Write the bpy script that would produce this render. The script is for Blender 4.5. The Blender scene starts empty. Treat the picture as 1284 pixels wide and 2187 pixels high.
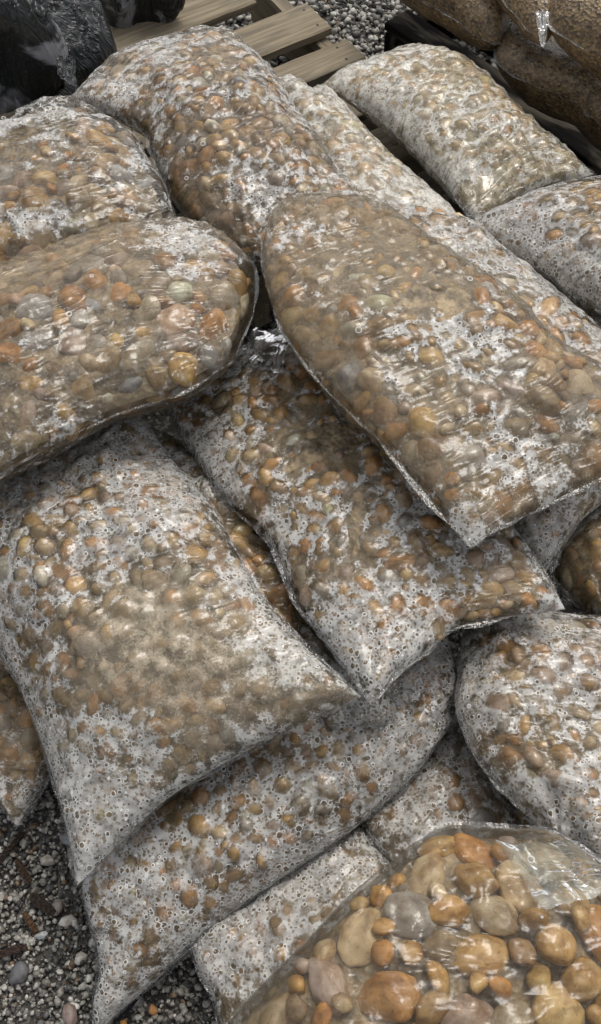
import bpy, math, random
import numpy as np
from mathutils import Vector, Matrix, noise
from mathutils.bvhtree import BVHTree

random.seed(7)
RNG = np.random.default_rng(11)
SC = bpy.context.scene
COL = SC.collection

# ------------------------------------------------------------------ camera, sky, sun, exposure
CAM_H, PITCH = 1.65, math.radians(60)
cam_data = bpy.data.cameras.new('camera')
cam_data.sensor_fit = 'VERTICAL'
cam_data.sensor_height = 24.0
cam_data.angle = math.radians(56)
cam_data.clip_start, cam_data.clip_end = 0.02, 200.0
cam = bpy.data.objects.new('camera', cam_data)
COL.objects.link(cam)
cam.location = (0, 0, CAM_H)
cam.rotation_euler = (math.radians(90) - PITCH, 0, 0)
SC.camera = cam

SUN_ELEV, SUN_ROT = math.radians(62), math.radians(25)
world = bpy.data.worlds.new('World')
SC.world = world
world.use_nodes = True
wn, wl = world.node_tree.nodes, world.node_tree.links
wn.clear()
sky = wn.new('ShaderNodeTexSky')
sky.sky_type = 'NISHITA'
sky.sun_disc = False
sky.sun_elevation = SUN_ELEV
sky.sun_rotation = SUN_ROT
sky.air_density, sky.dust_density, sky.ozone_density = 1.0, 4.0, 1.0
hsv = wn.new('ShaderNodeHueSaturation')          # an overcast sky: nearly grey
hsv.inputs['Saturation'].default_value = 0.20
bg = wn.new('ShaderNodeBackground')
bg.inputs['Strength'].default_value = 0.15
wout = wn.new('ShaderNodeOutputWorld')
wl.new(sky.outputs[0], hsv.inputs['Color'])
wl.new(hsv.outputs[0], bg.inputs[0])
wl.new(bg.outputs[0], wout.inputs[0])

sun_data = bpy.data.lights.new('sun', 'SUN')
sun_data.energy = 1.1
sun_data.angle = math.radians(22)
sun_data.color = (1.0, 0.94, 0.84)
sun = bpy.data.objects.new('sun', sun_data)
COL.objects.link(sun)
sun.rotation_euler = (math.radians(90) - SUN_ELEV, 0, -SUN_ROT + math.radians(180))

SC.view_settings.view_transform = 'Standard'
SC.view_settings.look = 'None'
SC.view_settings.gamma = 1.0
SC.view_settings.use_curve_mapping = False
SC.view_settings.exposure = 0.18
cy = SC.cycles
cy.max_bounces = 6
cy.diffuse_bounces = 2
cy.glossy_bounces = 2
cy.transmission_bounces = 2
cy.transparent_max_bounces = 12
cy.use_adaptive_sampling = True
cy.adaptive_threshold = 0.04
cy.caustics_reflective = False
cy.caustics_refractive = False
cy.use_denoising = True

# ------------------------------------------------------------------ node helpers
def mat_new(name):
    m = bpy.data.materials.new(name)
    m.use_nodes = True
    m.node_tree.nodes.clear()
    return m, m.node_tree.nodes, m.node_tree.links

class NT:
    """small wrapper: build node trees with values or sockets as inputs"""
    def __init__(s, name):
        s.m, s.n, s.l = mat_new(name)
    def node(s, kind, props=None, **ins):
        nd = s.n.new(kind)
        for k, v in (props or {}).items():
            setattr(nd, k, v)
        for k, v in ins.items():
            key = int(k[1:]) if k[0] == '_' and k[1:].isdigit() else k.replace('_', ' ')
            s.put(nd.inputs[key], v)
        return nd
    def put(s, sock, v):
        if isinstance(v, bpy.types.NodeSocket):
            s.l.new(v, sock)
        elif v is not None:
            if sock.type == 'RGBA' and isinstance(v, (tuple, list)) and len(v) == 3:
                v = (*v, 1.0)
            sock.default_value = v
    def math(s, op, a, b=None, c=None, clamp=False):
        nd = s.n.new('ShaderNodeMath')
        nd.operation = op
        nd.use_clamp = clamp
        s.put(nd.inputs[0], a)
        if b is not None: s.put(nd.inputs[1], b)
        if c is not None: s.put(nd.inputs[2], c)
        return nd.outputs[0]
    def vmath(s, op, a, b=None):
        nd = s.n.new('ShaderNodeVectorMath')
        nd.operation = op
        s.put(nd.inputs[0], a)
        if b is not None: s.put(nd.inputs[1], b)
        return nd.outputs[0]
    def step(s, x, lo, hi, a=0.0, b=1.0):
        nd = s.n.new('ShaderNodeMapRange')
        nd.interpolation_type = 'SMOOTHSTEP'
        for i, v in enumerate((x, lo, hi, a, b)):
            s.put(nd.inputs[i], v)
        return nd.outputs[0]
    def mixc(s, f, a, b, mode='MIX'):
        nd = s.n.new('ShaderNodeMix')
        nd.data_type = 'RGBA'
        nd.blend_type = mode
        s.put(nd.inputs[0], f); s.put(nd.inputs[6], a); s.put(nd.inputs[7], b)
        return nd.outputs[2]
    def noise(s, vec, scale, detail=2.0, rough=0.5, dist=0.0, out=0):
        nd = s.n.new('ShaderNodeTexNoise')
        if vec is not None: s.put(nd.inputs['Vector'], vec)
        nd.inputs['Scale'].default_value = scale
        nd.inputs['Detail'].default_value = detail
        nd.inputs['Roughness'].default_value = rough
        nd.inputs['Distortion'].default_value = dist
        return nd.outputs[out]
    def attr(s, name, out='Fac', kind='GEOMETRY'):
        nd = s.n.new('ShaderNodeAttribute')
        nd.attribute_name = name
        nd.attribute_type = kind
        return nd.outputs[out]
    def bump(s, h, strength, dist, normal=None):
        nd = s.n.new('ShaderNodeBump')
        nd.inputs['Strength'].default_value = strength
        nd.inputs['Distance'].default_value = dist
        s.put(nd.inputs['Height'], h)
        if normal is not None: s.put(nd.inputs['Normal'], normal)
        return nd.outputs[0]
    def mixs(s, f, a, b):
        nd = s.n.new('ShaderNodeMixShader')
        s.put(nd.inputs[0], f); s.l.new(a, nd.inputs[1]); s.l.new(b, nd.inputs[2])
        return nd.outputs[0]
    def out(s, sh, disp=None):
        o = s.n.new('ShaderNodeOutputMaterial')
        s.l.new(sh, o.inputs['Surface'])
        return s.m

# ------------------------------------------------------------------ materials
def stone_material(name, from_object):
    t = NT(name)
    pos = t.node('ShaderNodeTexCoord').outputs['Object'] if from_object else t.node('ShaderNodeNewGeometry').outputs['Position']
    if from_object:
        c = t.node('ShaderNodeObjectInfo').outputs['Color']
        k = 1.0
        rnd = t.node('ShaderNodeObjectInfo').outputs['Random']
        off = t.node('ShaderNodeCombineXYZ', X=t.math('MULTIPLY', rnd, 13.0), Y=t.math('MULTIPLY', rnd, 7.0)).outputs[0]
        pos = t.vmath('ADD', t.vmath('MULTIPLY', pos, (0.02, 0.02, 0.02)), off)
    else:
        c = t.attr('tone', 'Color')
    n1 = t.noise(pos, 55, 4, 0.6)
    n2 = t.noise(pos, 260, 3, 0.65)
    n3 = t.noise(pos, 22, 2, 0.5)
    a = t.mixc(t.step(n1, 0.38, 0.68), c, t.mixc(1.0, c, (0.55, 0.45, 0.36), 'MULTIPLY'))
    a = t.mixc(t.step(n3, 0.52, 0.72, 0.0, 0.45), a, t.mixc(1.0, c, (1.15, 1.17, 1.3), 'MULTIPLY'))
    a = t.mixc(t.step(n2, 0.56, 0.72, 0.0, 0.5), a, t.mixc(1.0, c, (1.35, 1.42, 1.55), 'MULTIPLY'))
    a = t.mixc(t.step(n2, 0.42, 0.28, 0.0, 0.6), a, t.mixc(1.0, c, (0.28, 0.25, 0.22), 'MULTIPLY'))
    b = t.node('ShaderNodeBsdfPrincipled')
    t.put(b.inputs['Base Color'], a)
    t.put(b.inputs['Roughness'], t.step(n1, 0.3, 0.7, 0.40, 0.65))
    t.put(b.inputs['Normal'], t.bump(n2, 0.35, 0.001))
    return t.out(b.outputs[0])

def grit_material():
    t = NT('wet_grit')
    pos = t.node('ShaderNodeNewGeometry').outputs['Position']
    v = t.node('ShaderNodeTexVoronoi', Vector=pos, Scale=120.0)
    n = t.noise(pos, 35, 4, 0.6)
    n2 = t.noise(pos, 420, 3, 0.7)
    c = t.mixc(t.step(n, 0.35, 0.65), (0.11, 0.083, 0.05), (0.36, 0.27, 0.155))
    c = t.mixc(t.step(n2, 0.50, 0.72, 0, 0.6), c, (0.24, 0.18, 0.10))
    b = t.node('ShaderNodeBsdfPrincipled', Roughness=0.5)
    t.put(b.inputs['Base Color'], c)
    t.put(b.inputs['Normal'], t.bump(v.outputs['Distance'], 0.7, 0.004))
    return t.out(b.outputs[0])

def film_material():
    """clear polythene; condensation beads where it stands off the stones; dusty haze"""
    t = NT('clear_film')
    uv = t.node('ShaderNodeUVMap', {'uv_map': 'uv'}).outputs[0]
    pos = t.node('ShaderNodeNewGeometry').outputs['Position']
    gap, fog, haze, wrk = t.attr('gap'), t.attr('fog'), t.attr('haze'), t.attr('wrinkle')
    warp = t.vmath('ADD', pos, t.vmath('MULTIPLY', t.noise(pos, 90, 1, 0.5, 0, 1), (0.004, 0.004, 0.004)))
    v1 = t.node('ShaderNodeTexVoronoi', Vector=warp, Scale=108.0)
    v2 = t.node('ShaderNodeTexVoronoi', Vector=warp, Scale=215.0)
    v3 = t.node('ShaderNodeTexVoronoi', Vector=pos, Scale=34.0)
    r1 = t.node('ShaderNodeSeparateColor', Color=v1.outputs['Color']).outputs[0]
    dens = t.step(t.noise(pos, 16, 2, 0.5), 0.35, 0.65, 0.5, 1.15)
    rad = t.math('MULTIPLY', t.math('MULTIPLY', t.math('POWER', r1, 1.7), 0.50), dens)
    d1 = t.math('SUBTRACT', v1.outputs['Distance'], rad)              # <0 inside a large bead
    hole1 = t.math('MULTIPLY', t.step(d1, 0.02, -0.04), t.step(rad, 0.03, 0.10))
    rim1 = t.math('MULTIPLY', t.step(t.math('ABSOLUTE', t.math('SUBTRACT', d1, 0.06)), 0.09, 0.02), t.step(rad, 0.08, 0.2))
    r2 = t.node('ShaderNodeSeparateColor', Color=v2.outputs['Color']).outputs[1]
    d2 = t.math('SUBTRACT', v2.outputs['Distance'], t.math('MULTIPLY', r2, 0.62))
    hole2 = t.step(d2, 0.12, -0.12)
    holes = t.math('MAXIMUM', hole1, t.math('MULTIPLY', hole2, 0.85), clamp=True)
    s3 = t.node('ShaderNodeSeparateColor', Color=v3.outputs['Color'])
    dr = t.math('SUBTRACT', v3.outputs['Distance'], t.math('MULTIPLY', s3.outputs[1], 0.12))
    drop = t.math('MULTIPLY', t.step(t.math('ABSOLUTE', t.math('SUBTRACT', dr, 0.03)), 0.035, 0.015), t.step(s3.outputs[0], 0.84, 0.88))
    # where the beads stand
    big = t.noise(pos, 9, 3, 0.55)
    mid = t.noise(pos, 55, 3, 0.6)
    fine = t.noise(pos, 330, 2, 0.6)
    m = t.math('ADD', t.math('MULTIPLY', big, 1.7), t.math('ADD', t.math('MULTIPLY', mid, 0.95), t.math('MULTIPLY', fine, 0.18)))
    m = t.math('ADD', m, t.math('SUBTRACT', fog, 2.17))               # > 0 : beaded
    m = t.math('ADD', m, t.step(gap, 0.0, 0.008, -0.12, 0.14))
    beaded = t.step(t.math('ADD', m, t.math('MULTIPLY', t.math('SUBTRACT', t.noise(pos, 150, 3, 0.7), 0.5), 0.35)), -0.07, 0.12)
    stand = t.step(t.math('ADD', gap, t.math('MULTIPLY', t.math('SUBTRACT', t.noise(pos, 130, 2, 0.6), 0.5), 0.0045)), 0.0018, 0.0060)
    beaded = t.math('MULTIPLY', beaded, t.math('MAXIMUM', stand, t.step(fog, 0.85, 1.15, 0.0, 0.6)))
    foam = t.math('MULTIPLY', beaded, t.math('SUBTRACT', 1.0, holes), clamp=True)
    foam = t.math('MULTIPLY', foam, t.step(mid, 0.3, 0.7, 0.27, 0.66))
    rimf = t.math('MULTIPLY', beaded, rim1)
    specks = t.math('MULTIPLY', t.step(fine, 0.60, 0.70), t.step(m, -0.25, 0.0, 0.06, 0.40))
    foam = t.math('MAXIMUM', t.math('MAXIMUM', foam, rimf), t.math('MAXIMUM', specks, t.math('MULTIPLY', drop, 0.75)), clamp=True)
    # dusty / milky haze of the film itself
    hz = t.math('MULTIPLY', haze, t.step(t.math('ADD', t.math('MULTIPLY', mid, 0.6), t.math('MULTIPLY', fine, 0.5)), 0.38, 0.72, 0.45, 1.15))
    hz = t.math('MULTIPLY', hz, t.step(gap, 0.0, 0.006, 0.55, 1.1), clamp=True)
    hcol = t.mixc(t.step(mid, 0.35, 0.65), t.attr('hazecol', 'Color'), t.mixc(1.0, t.attr('hazecol', 'Color'), (1.5, 1.5, 1.55), 'MULTIPLY'))
    # relief of the film: stretched creases and the beads
    sx = t.node('ShaderNodeMapping', Vector=uv)
    sx.inputs['Scale'].default_value = (6, 46, 1)
    st = t.noise(sx.outputs[0], 1.0, 1, 0.4, 0.6)
    sy = t.node('ShaderNodeMapping', Vector=uv)
    sy.inputs['Rotation'].default_value = (0, 0, 0.9)
    sy.inputs['Scale'].default_value = (8, 40, 1)
    st2 = t.noise(sy.outputs[0], 1.0, 1, 0.4, 0.9)
    ridge = lambda q: t.math('POWER', t.math('SUBTRACT', 1.0, t.math('ABSOLUTE', t.math('MULTIPLY', t.math('SUBTRACT', q, 0.5), 5.0)), clamp=True), 4.0)
    crease = t.math('ADD', t.math('MULTIPLY', ridge(st), t.step(t.noise(uv, 13, 1), 0.42, 0.62)), t.math('MULTIPLY', ridge(st2), t.step(t.noise(uv, 17, 1, 0.5, 0.3), 0.48, 0.66)))
    n1 = t.bump(t.math('MULTIPLY', crease, wrk), 0.9, 0.0075)
    n1 = t.bump(t.noise(pos, 70, 2, 0.5), 0.35, 0.004, n1)
    beadh = t.math('MULTIPLY', beaded, t.step(d1, 0.1, -0.25))
    nb = t.bump(beadh, 0.9, 0.0012, n1)
    nw = t.bump(beadh, 0.9, 0.0012)
    clear = t.node('ShaderNodeBsdfTransparent', Color=(0.93, 0.93, 0.92)).outputs[0]
    dust = t.node('ShaderNodeBsdfDiffuse', Color=hcol).outputs[0]
    white = t.node('ShaderNodeBsdfDiffuse', Color=(0.66, 0.665, 0.655), Normal=nw).outputs[0]
    s = t.mixs(hz, clear, dust)
    s = t.mixs(foam, s, white)
    gl = t.node('ShaderNodeBsdfGlossy', Color=(1, 1, 1), Roughness=0.19, Normal=nb).outputs[0]
    fr = t.node('ShaderNodeFresnel', IOR=1.5, Normal=nb).outputs[0]
    s = t.mixs(t.math('MULTIPLY', fr, t.math('ADD', 0.62, t.math('MULTIPLY', wrk, 0.45)), clamp=True), s, gl)
    return t.out(s)

def seam_material(nm='film_seam', top=.34):
    t = NT(nm)
    uv = t.node('ShaderNodeUVMap', {'uv_map': 'uv'}).outputs[0]
    n = t.noise(uv, 60, 3, 0.6)
    n2 = t.noise(uv, 300, 3, 0.6)
    nb = t.bump(n, 0.7, 0.006)
    s = t.mixs(t.step(t.math('ADD', t.math('MULTIPLY', n, 0.6), t.math('MULTIPLY', n2, 0.4)), 0.48, 0.72, 0.0 if top < .5 else .25, top),
               t.node('ShaderNodeBsdfTransparent', Color=(0.93, 0.93, 0.92)).outputs[0],
               t.node('ShaderNodeBsdfDiffuse', Color=(0.50, 0.50, 0.46)).outputs[0])
    s = t.mixs(t.math('MULTIPLY', t.node('ShaderNodeFresnel', IOR=1.5, Normal=nb).outputs[0], 1.7, clamp=True), s,
               t.node('ShaderNodeBsdfGlossy', Roughness=0.15, Normal=nb).outputs[0])
    return t.out(s)

def chips_material():
    t = NT('wood_pellets_in_film')
    uv = t.node('ShaderNodeNewGeometry').outputs['Position']
    w = t.vmath('ADD', uv, t.vmath('MULTIPLY', t.noise(uv, 60, 2, 0.5, 0, 1), (0.008, 0.008, 0)))
    v = t.node('ShaderNodeTexVoronoi', Vector=w, Scale=170.0)
    r = t.node('ShaderNodeSeparateColor', Color=v.outputs['Color']).outputs[0]
    n = t.noise(uv, 14, 3, 0.6)
    c = t.mixc(r, (0.065, 0.042, 0.020), (0.30, 0.205, 0.100))
    c = t.mixc(t.step(n, 0.4, 0.65), c, t.mixc(1.0, c, (0.55, 0.5, 0.45), 'MULTIPLY'))
    sp = t.step(t.noise(uv, 220, 2, 0.7), 0.64, 0.74, 0, 0.55)
    c = t.mixc(sp, c, (0.5, 0.45, 0.36))
    b = t.node('ShaderNodeBsdfPrincipled', Roughness=0.42)
    t.put(b.inputs['Base Color'], c)
    t.put(b.inputs['Coat Weight'], 0.35)
    t.put(b.inputs['Coat Normal'], t.bump(n, 0.8, 0.02))
    t.put(b.inputs['Coat Roughness'], 0.25)
    t.put(b.inputs['Normal'], t.bump(v.outputs['Distance'], 0.8, 0.004))
    return t.out(b.outputs[0])

def black_film_material(name, dust):
    t = NT(name)
    uv = t.node('ShaderNodeNewGeometry').outputs['Position']
    n = t.noise(uv, 9, 4, 0.6, 0.4)
    n2 = t.noise(uv, 180, 3, 0.7)
    mp = t.node('ShaderNodeMapping', Vector=uv); mp.inputs['Scale'].default_value = (14, 60, 1)
    st = t.noise(mp.outputs[0], 1.0, 3, 0.55, 1.2)
    c = t.mixc(t.step(n2, 0.5, 0.75, 0, 0.6), (0.012, 0.014, 0.015), (0.085, 0.09, 0.09))
    c = t.mixc(t.math('MULTIPLY', t.step(n, 0.50, 0.60), dust), c, (0.26, 0.26, 0.28))
    b = t.node('ShaderNodeBsdfPrincipled', Roughness=0.3)
    t.put(b.inputs['Base Color'], c)
    t.put(b.inputs['Normal'], t.bump(t.math('ABSOLUTE', t.math('SUBTRACT', st, 0.5)), 1.0, 0.02, t.bump(n2, 0.3, 0.002)))
    return t.out(b.outputs[0])

def wood_material(name, light, dark):
    t = NT(name)
    oc = t.node('ShaderNodeTexCoord').outputs['Object']
    rnd = t.node('ShaderNodeObjectInfo').outputs['Random']
    oc = t.vmath('ADD', oc, t.node('ShaderNodeCombineXYZ', X=t.math('MULTIPLY', rnd, 9.0), Y=t.math('MULTIPLY', rnd, 5.0), Z=rnd).outputs[0])
    mp = t.node('ShaderNodeMapping', Vector=oc); mp.inputs['Scale'].default_value = (4, 90, 60)
    g = t.noise(mp.outputs[0], 1.0, 5, 0.65, 0.8)
    mp2 = t.node('ShaderNodeMapping', Vector=oc); mp2.inputs['Scale'].default_value = (3, 14, 10)
    s = t.noise(mp2.outputs[0], 1.5, 3, 0.6, 0.5)
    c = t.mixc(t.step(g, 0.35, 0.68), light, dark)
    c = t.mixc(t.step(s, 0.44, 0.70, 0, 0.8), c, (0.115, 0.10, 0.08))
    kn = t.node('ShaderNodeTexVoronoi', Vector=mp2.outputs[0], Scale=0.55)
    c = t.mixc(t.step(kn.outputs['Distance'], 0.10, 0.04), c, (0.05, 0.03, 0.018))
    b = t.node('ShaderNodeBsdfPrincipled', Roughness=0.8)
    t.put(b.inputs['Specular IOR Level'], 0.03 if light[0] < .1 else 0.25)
    t.put(b.inputs['Base Color'], c)
    t.put(b.inputs['Normal'], t.bump(g, 0.5, 0.003))
    return t.out(b.outputs[0])

def soil_material():
    t = NT('damp_soil')
    pos = t.node('ShaderNodeNewGeometry').outputs['Position']
    v = t.node('ShaderNodeTexVoronoi', Vector=pos, Scale=170.0)
    n = t.noise(pos, 30, 4, 0.6)
    n2 = t.noise(pos, 5, 3, 0.6)
    c = t.mixc(t.step(n, 0.35, 0.7), (0.014, 0.012, 0.010), (0.06, 0.052, 0.042))
    r = t.node('ShaderNodeSeparateColor', Color=v.outputs['Color']).outputs[0]
    c = t.mixc(t.step(r, 0.62, 0.98, 0, 0.7), c, (0.26, 0.25, 0.225))
    c = t.mixc(t.step(n2, 0.45, 0.7, 0, 0.4), c, (0.03, 0.026, 0.022))
    b = t.node('ShaderNodeBsdfPrincipled', Roughness=0.7)
    t.put(b.inputs['Base Color'], c)
    t.put(b.inputs['Normal'], t.bump(v.outputs['Distance'], -0.8, 0.006))
    return t.out(b.outputs[0])

M_STONE = stone_material('river_stone_wet', False)
M_STONE_OB = stone_material('river_stone_single', True)
M_GRIT = grit_material()
M_FILM = film_material()
M_SEAM = seam_material()
M_SEAM_PALE = seam_material('pale_film_seam', .8)
M_CHIPS = chips_material()
M_BLACK = black_film_material('black_polythene', 0.1)
M_BLACK_D = black_film_material('black_polythene_dusty', 1.0)
M_WOOD = wood_material('weathered_pine', (0.27, 0.225, 0.155), (0.15, 0.12, 0.08))
M_WOOD_D = wood_material('near_black_pine', (0.012, 0.010, 0.009), (0.006, 0.005, 0.005))  # boards and bearers under the pellet bags, coloured almost black
M_SOIL = soil_material()
def bark_material():
    t = NT('dry_bark')
    pos = t.node('ShaderNodeNewGeometry').outputs['Position']
    n = t.noise(pos, 240, 4, 0.7)
    c = t.mixc(1.0, t.node('ShaderNodeObjectInfo').outputs['Color'], t.mixc(t.step(n, 0.35, 0.7), (0.4, 0.4, 0.4), (1.5, 1.4, 1.3)), 'MULTIPLY')
    b = t.node('ShaderNodeBsdfPrincipled', Roughness=0.9); t.put(b.inputs['Base Color'], c); t.put(b.inputs['Specular IOR Level'], 0.12)
    t.put(b.inputs['Normal'], t.bump(n, 1.0, 0.004))
    return t.out(b.outputs[0])
M_BARK = bark_material()

# ------------------------------------------------------------------ object helpers
def tag(o, label=None, cat=None, group=None, kind=None):
    if label: o['label'] = label
    if cat: o['category'] = cat
    if group: o['group'] = group
    if kind: o['kind'] = kind
    return o

def empty(name, loc):
    o = bpy.data.objects.new(name, None)
    o.empty_display_size = 0.05
    COL.objects.link(o)
    o.location = loc
    return o

def link(name, me, mat, parent=None):
    if mat is not None and not len(me.materials): me.materials.append(mat)
    o = bpy.data.objects.new(name, me)
    COL.objects.link(o)
    if parent is not None:
        o.parent = parent
        o.matrix_parent_inverse = Matrix.Translation(-Vector(parent.location))
    return o

def mesh_np(name, V, Fc, smooth=True, attrs=None, colors=None, uv=None):
    """V (n,3); Fc (m,k) constant-size faces"""
    me = bpy.data.meshes.new(name)
    V = np.asarray(V, np.float32); Fc = np.asarray(Fc, np.int32)
    k = Fc.shape[1]
    me.vertices.add(len(V)); me.vertices.foreach_set('co', V.ravel())
    me.loops.add(Fc.size); me.loops.foreach_set('vertex_index', Fc.ravel())
    me.polygons.add(len(Fc))
    me.polygons.foreach_set('loop_start', np.arange(0, Fc.size, k, dtype=np.int32))
    if smooth: me.polygons.foreach_set('use_smooth', np.ones(len(Fc), bool))
    for n_, a in (attrs or {}).items():
        at = me.attributes.new(n_, 'FLOAT', 'POINT'); at.data.foreach_set('value', np.asarray(a, np.float32).ravel())
    for n_, a in (colors or {}).items():
        at = me.attributes.new(n_, 'FLOAT_COLOR', 'POINT')
        a = np.asarray(a, np.float32); a = np.c_[a, np.ones(len(a), np.float32)]
        at.data.foreach_set('color', a.ravel())
    if uv is not None:
        l = me.uv_layers.new(name='uv'); l.data.foreach_set('uv', np.asarray(uv, np.float32)[Fc.ravel()].ravel())
    me.update(); me.validate()
    return me

def grid_faces(m, n, off=0, flip=False):
    i = np.arange(m - 1)[:, None] * n + np.arange(n - 1)[None]
    f = np.stack([i, i + 1, i + n + 1, i + n], -1).reshape(-1, 4) + off
    return f[:, ::-1] if flip else f

# value noise on a plane, numpy
_perm = RNG.random((256, 256))
def vnoise(x, y, scale, seed=0, octaves=3):
    out = np.zeros_like(x, float); amp = 1.0; tot = 0
    for o in range(octaves):
        X = x * scale * 2 ** o + seed * 17.31 + 100; Y = y * scale * 2 ** o + seed * 9.77 + 100
        xi = np.floor(X).astype(int); yi = np.floor(Y).astype(int); fx = X - xi; fy = Y - yi
        fx = fx * fx * (3 - 2 * fx); fy = fy * fy * (3 - 2 * fy)
        g = lambda a, b: _perm[(a) % 256, (b) % 256]
        out += amp * ((g(xi, yi) * (1 - fx) + g(xi + 1, yi) * fx) * (1 - fy) + (g(xi, yi + 1) * (1 - fx) + g(xi + 1, yi + 1) * fx) * fy)
        tot += amp; amp *= .5
    return out / tot

# ------------------------------------------------------------------ stone shapes
def icosphere(level):
    import bmesh
    bm = bmesh.new(); bmesh.ops.create_icosphere(bm, subdivisions=level, radius=1.0)
    V = np.array([v.co[:] for v in bm.verts]); Fc = np.array([[v.index for v in f.verts] for f in bm.faces])
    bm.free(); return V, Fc
ICO = {l: icosphere(l) for l in (1, 2, 3, 4)}
def stone_shape(level, seed, bumpy=0.14, cuts=3, cutd=(0.72, 0.9), blend=0.75):
    V, Fc = ICO[level]; V = V.copy(); r = random.Random(seed)
    o = Vector((r.random() * 50, r.random() * 50, r.random() * 50))
    d = np.array([noise.noise(Vector(v) * 1.1 + o) + .35 * noise.noise(Vector(v) * 2.6 + o) for v in V])
    V *= (1 + bumpy * d)[:, None]
    for _ in range(cuts):
        n = np.array(Vector((r.gauss(0, 1), r.gauss(0, 1), r.gauss(0, 1))).normalized()); c = r.uniform(*cutd)
        over = np.maximum(V @ n - c, 0)
        V -= blend * over[:, None] * n
    return V / np.abs(V).max()
SHAPES = {l: [stone_shape(l, 100 + i, .2, 3 + i % 4, (.62, .9), .85) for i in range(14)] for l in (2, 3)}
SHAPES[1] = [stone_shape(1, 300 + i, 0.3, 3) for i in range(14)]
ANG = {l: [stone_shape(l, 500 + i, 0.35, 6, (0.45, 0.8), 0.95) for i in range(16)] for l in (1, 2)}
CLOSE = [stone_shape(4, 700 + i, 0.20, 2 + i % 3, (0.72, 0.92), 0.8) for i in range(10)]

def join_stones(items, shapes, Fc, name, smooth=True):
    """items: list of (pos, R(3x3), radii, colour, variant)"""
    n = len(shapes[0]); k = len(items)
    V = np.empty((k * n, 3), np.float32); Cc = np.empty((k * n, 3), np.float32)
    for i, (p, R, rad, col, var) in enumerate(items):
        V[i * n:(i + 1) * n] = (shapes[var] * rad) @ R.T + p
        Cc[i * n:(i + 1) * n] = col
    Fa = (Fc[None] + (np.arange(k) * n)[:, None, None]).reshape(-1, 3)
    return mesh_np(name, V, Fa, smooth, colors={'tone': Cc})

TONES = {
    'ochre': (0.53, 0.325, 0.115), 'orange brown': (0.53, 0.27, 0.085), 'tan': (0.54, 0.41, 0.24),
    'pinkish': (0.50, 0.37, 0.27), 'grey': (0.40, 0.375, 0.33), 'yellowish': (0.57, 0.385, 0.165), 'brown': (0.33, 0.21, 0.10),
    'pale cream': (0.60, 0.53, 0.38)}
TN = list(TONES)

def axes_frame(n, ang):
    n = n / np.linalg.norm(n)
    a = np.cross(n, [0.3, 0.9, 0.2]); a /= np.linalg.norm(a); b = np.cross(n, a)
    u = a * math.cos(ang) + b * math.sin(ang); v = np.cross(n, u)
    return np.stack([u, v, n], 1)

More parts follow.
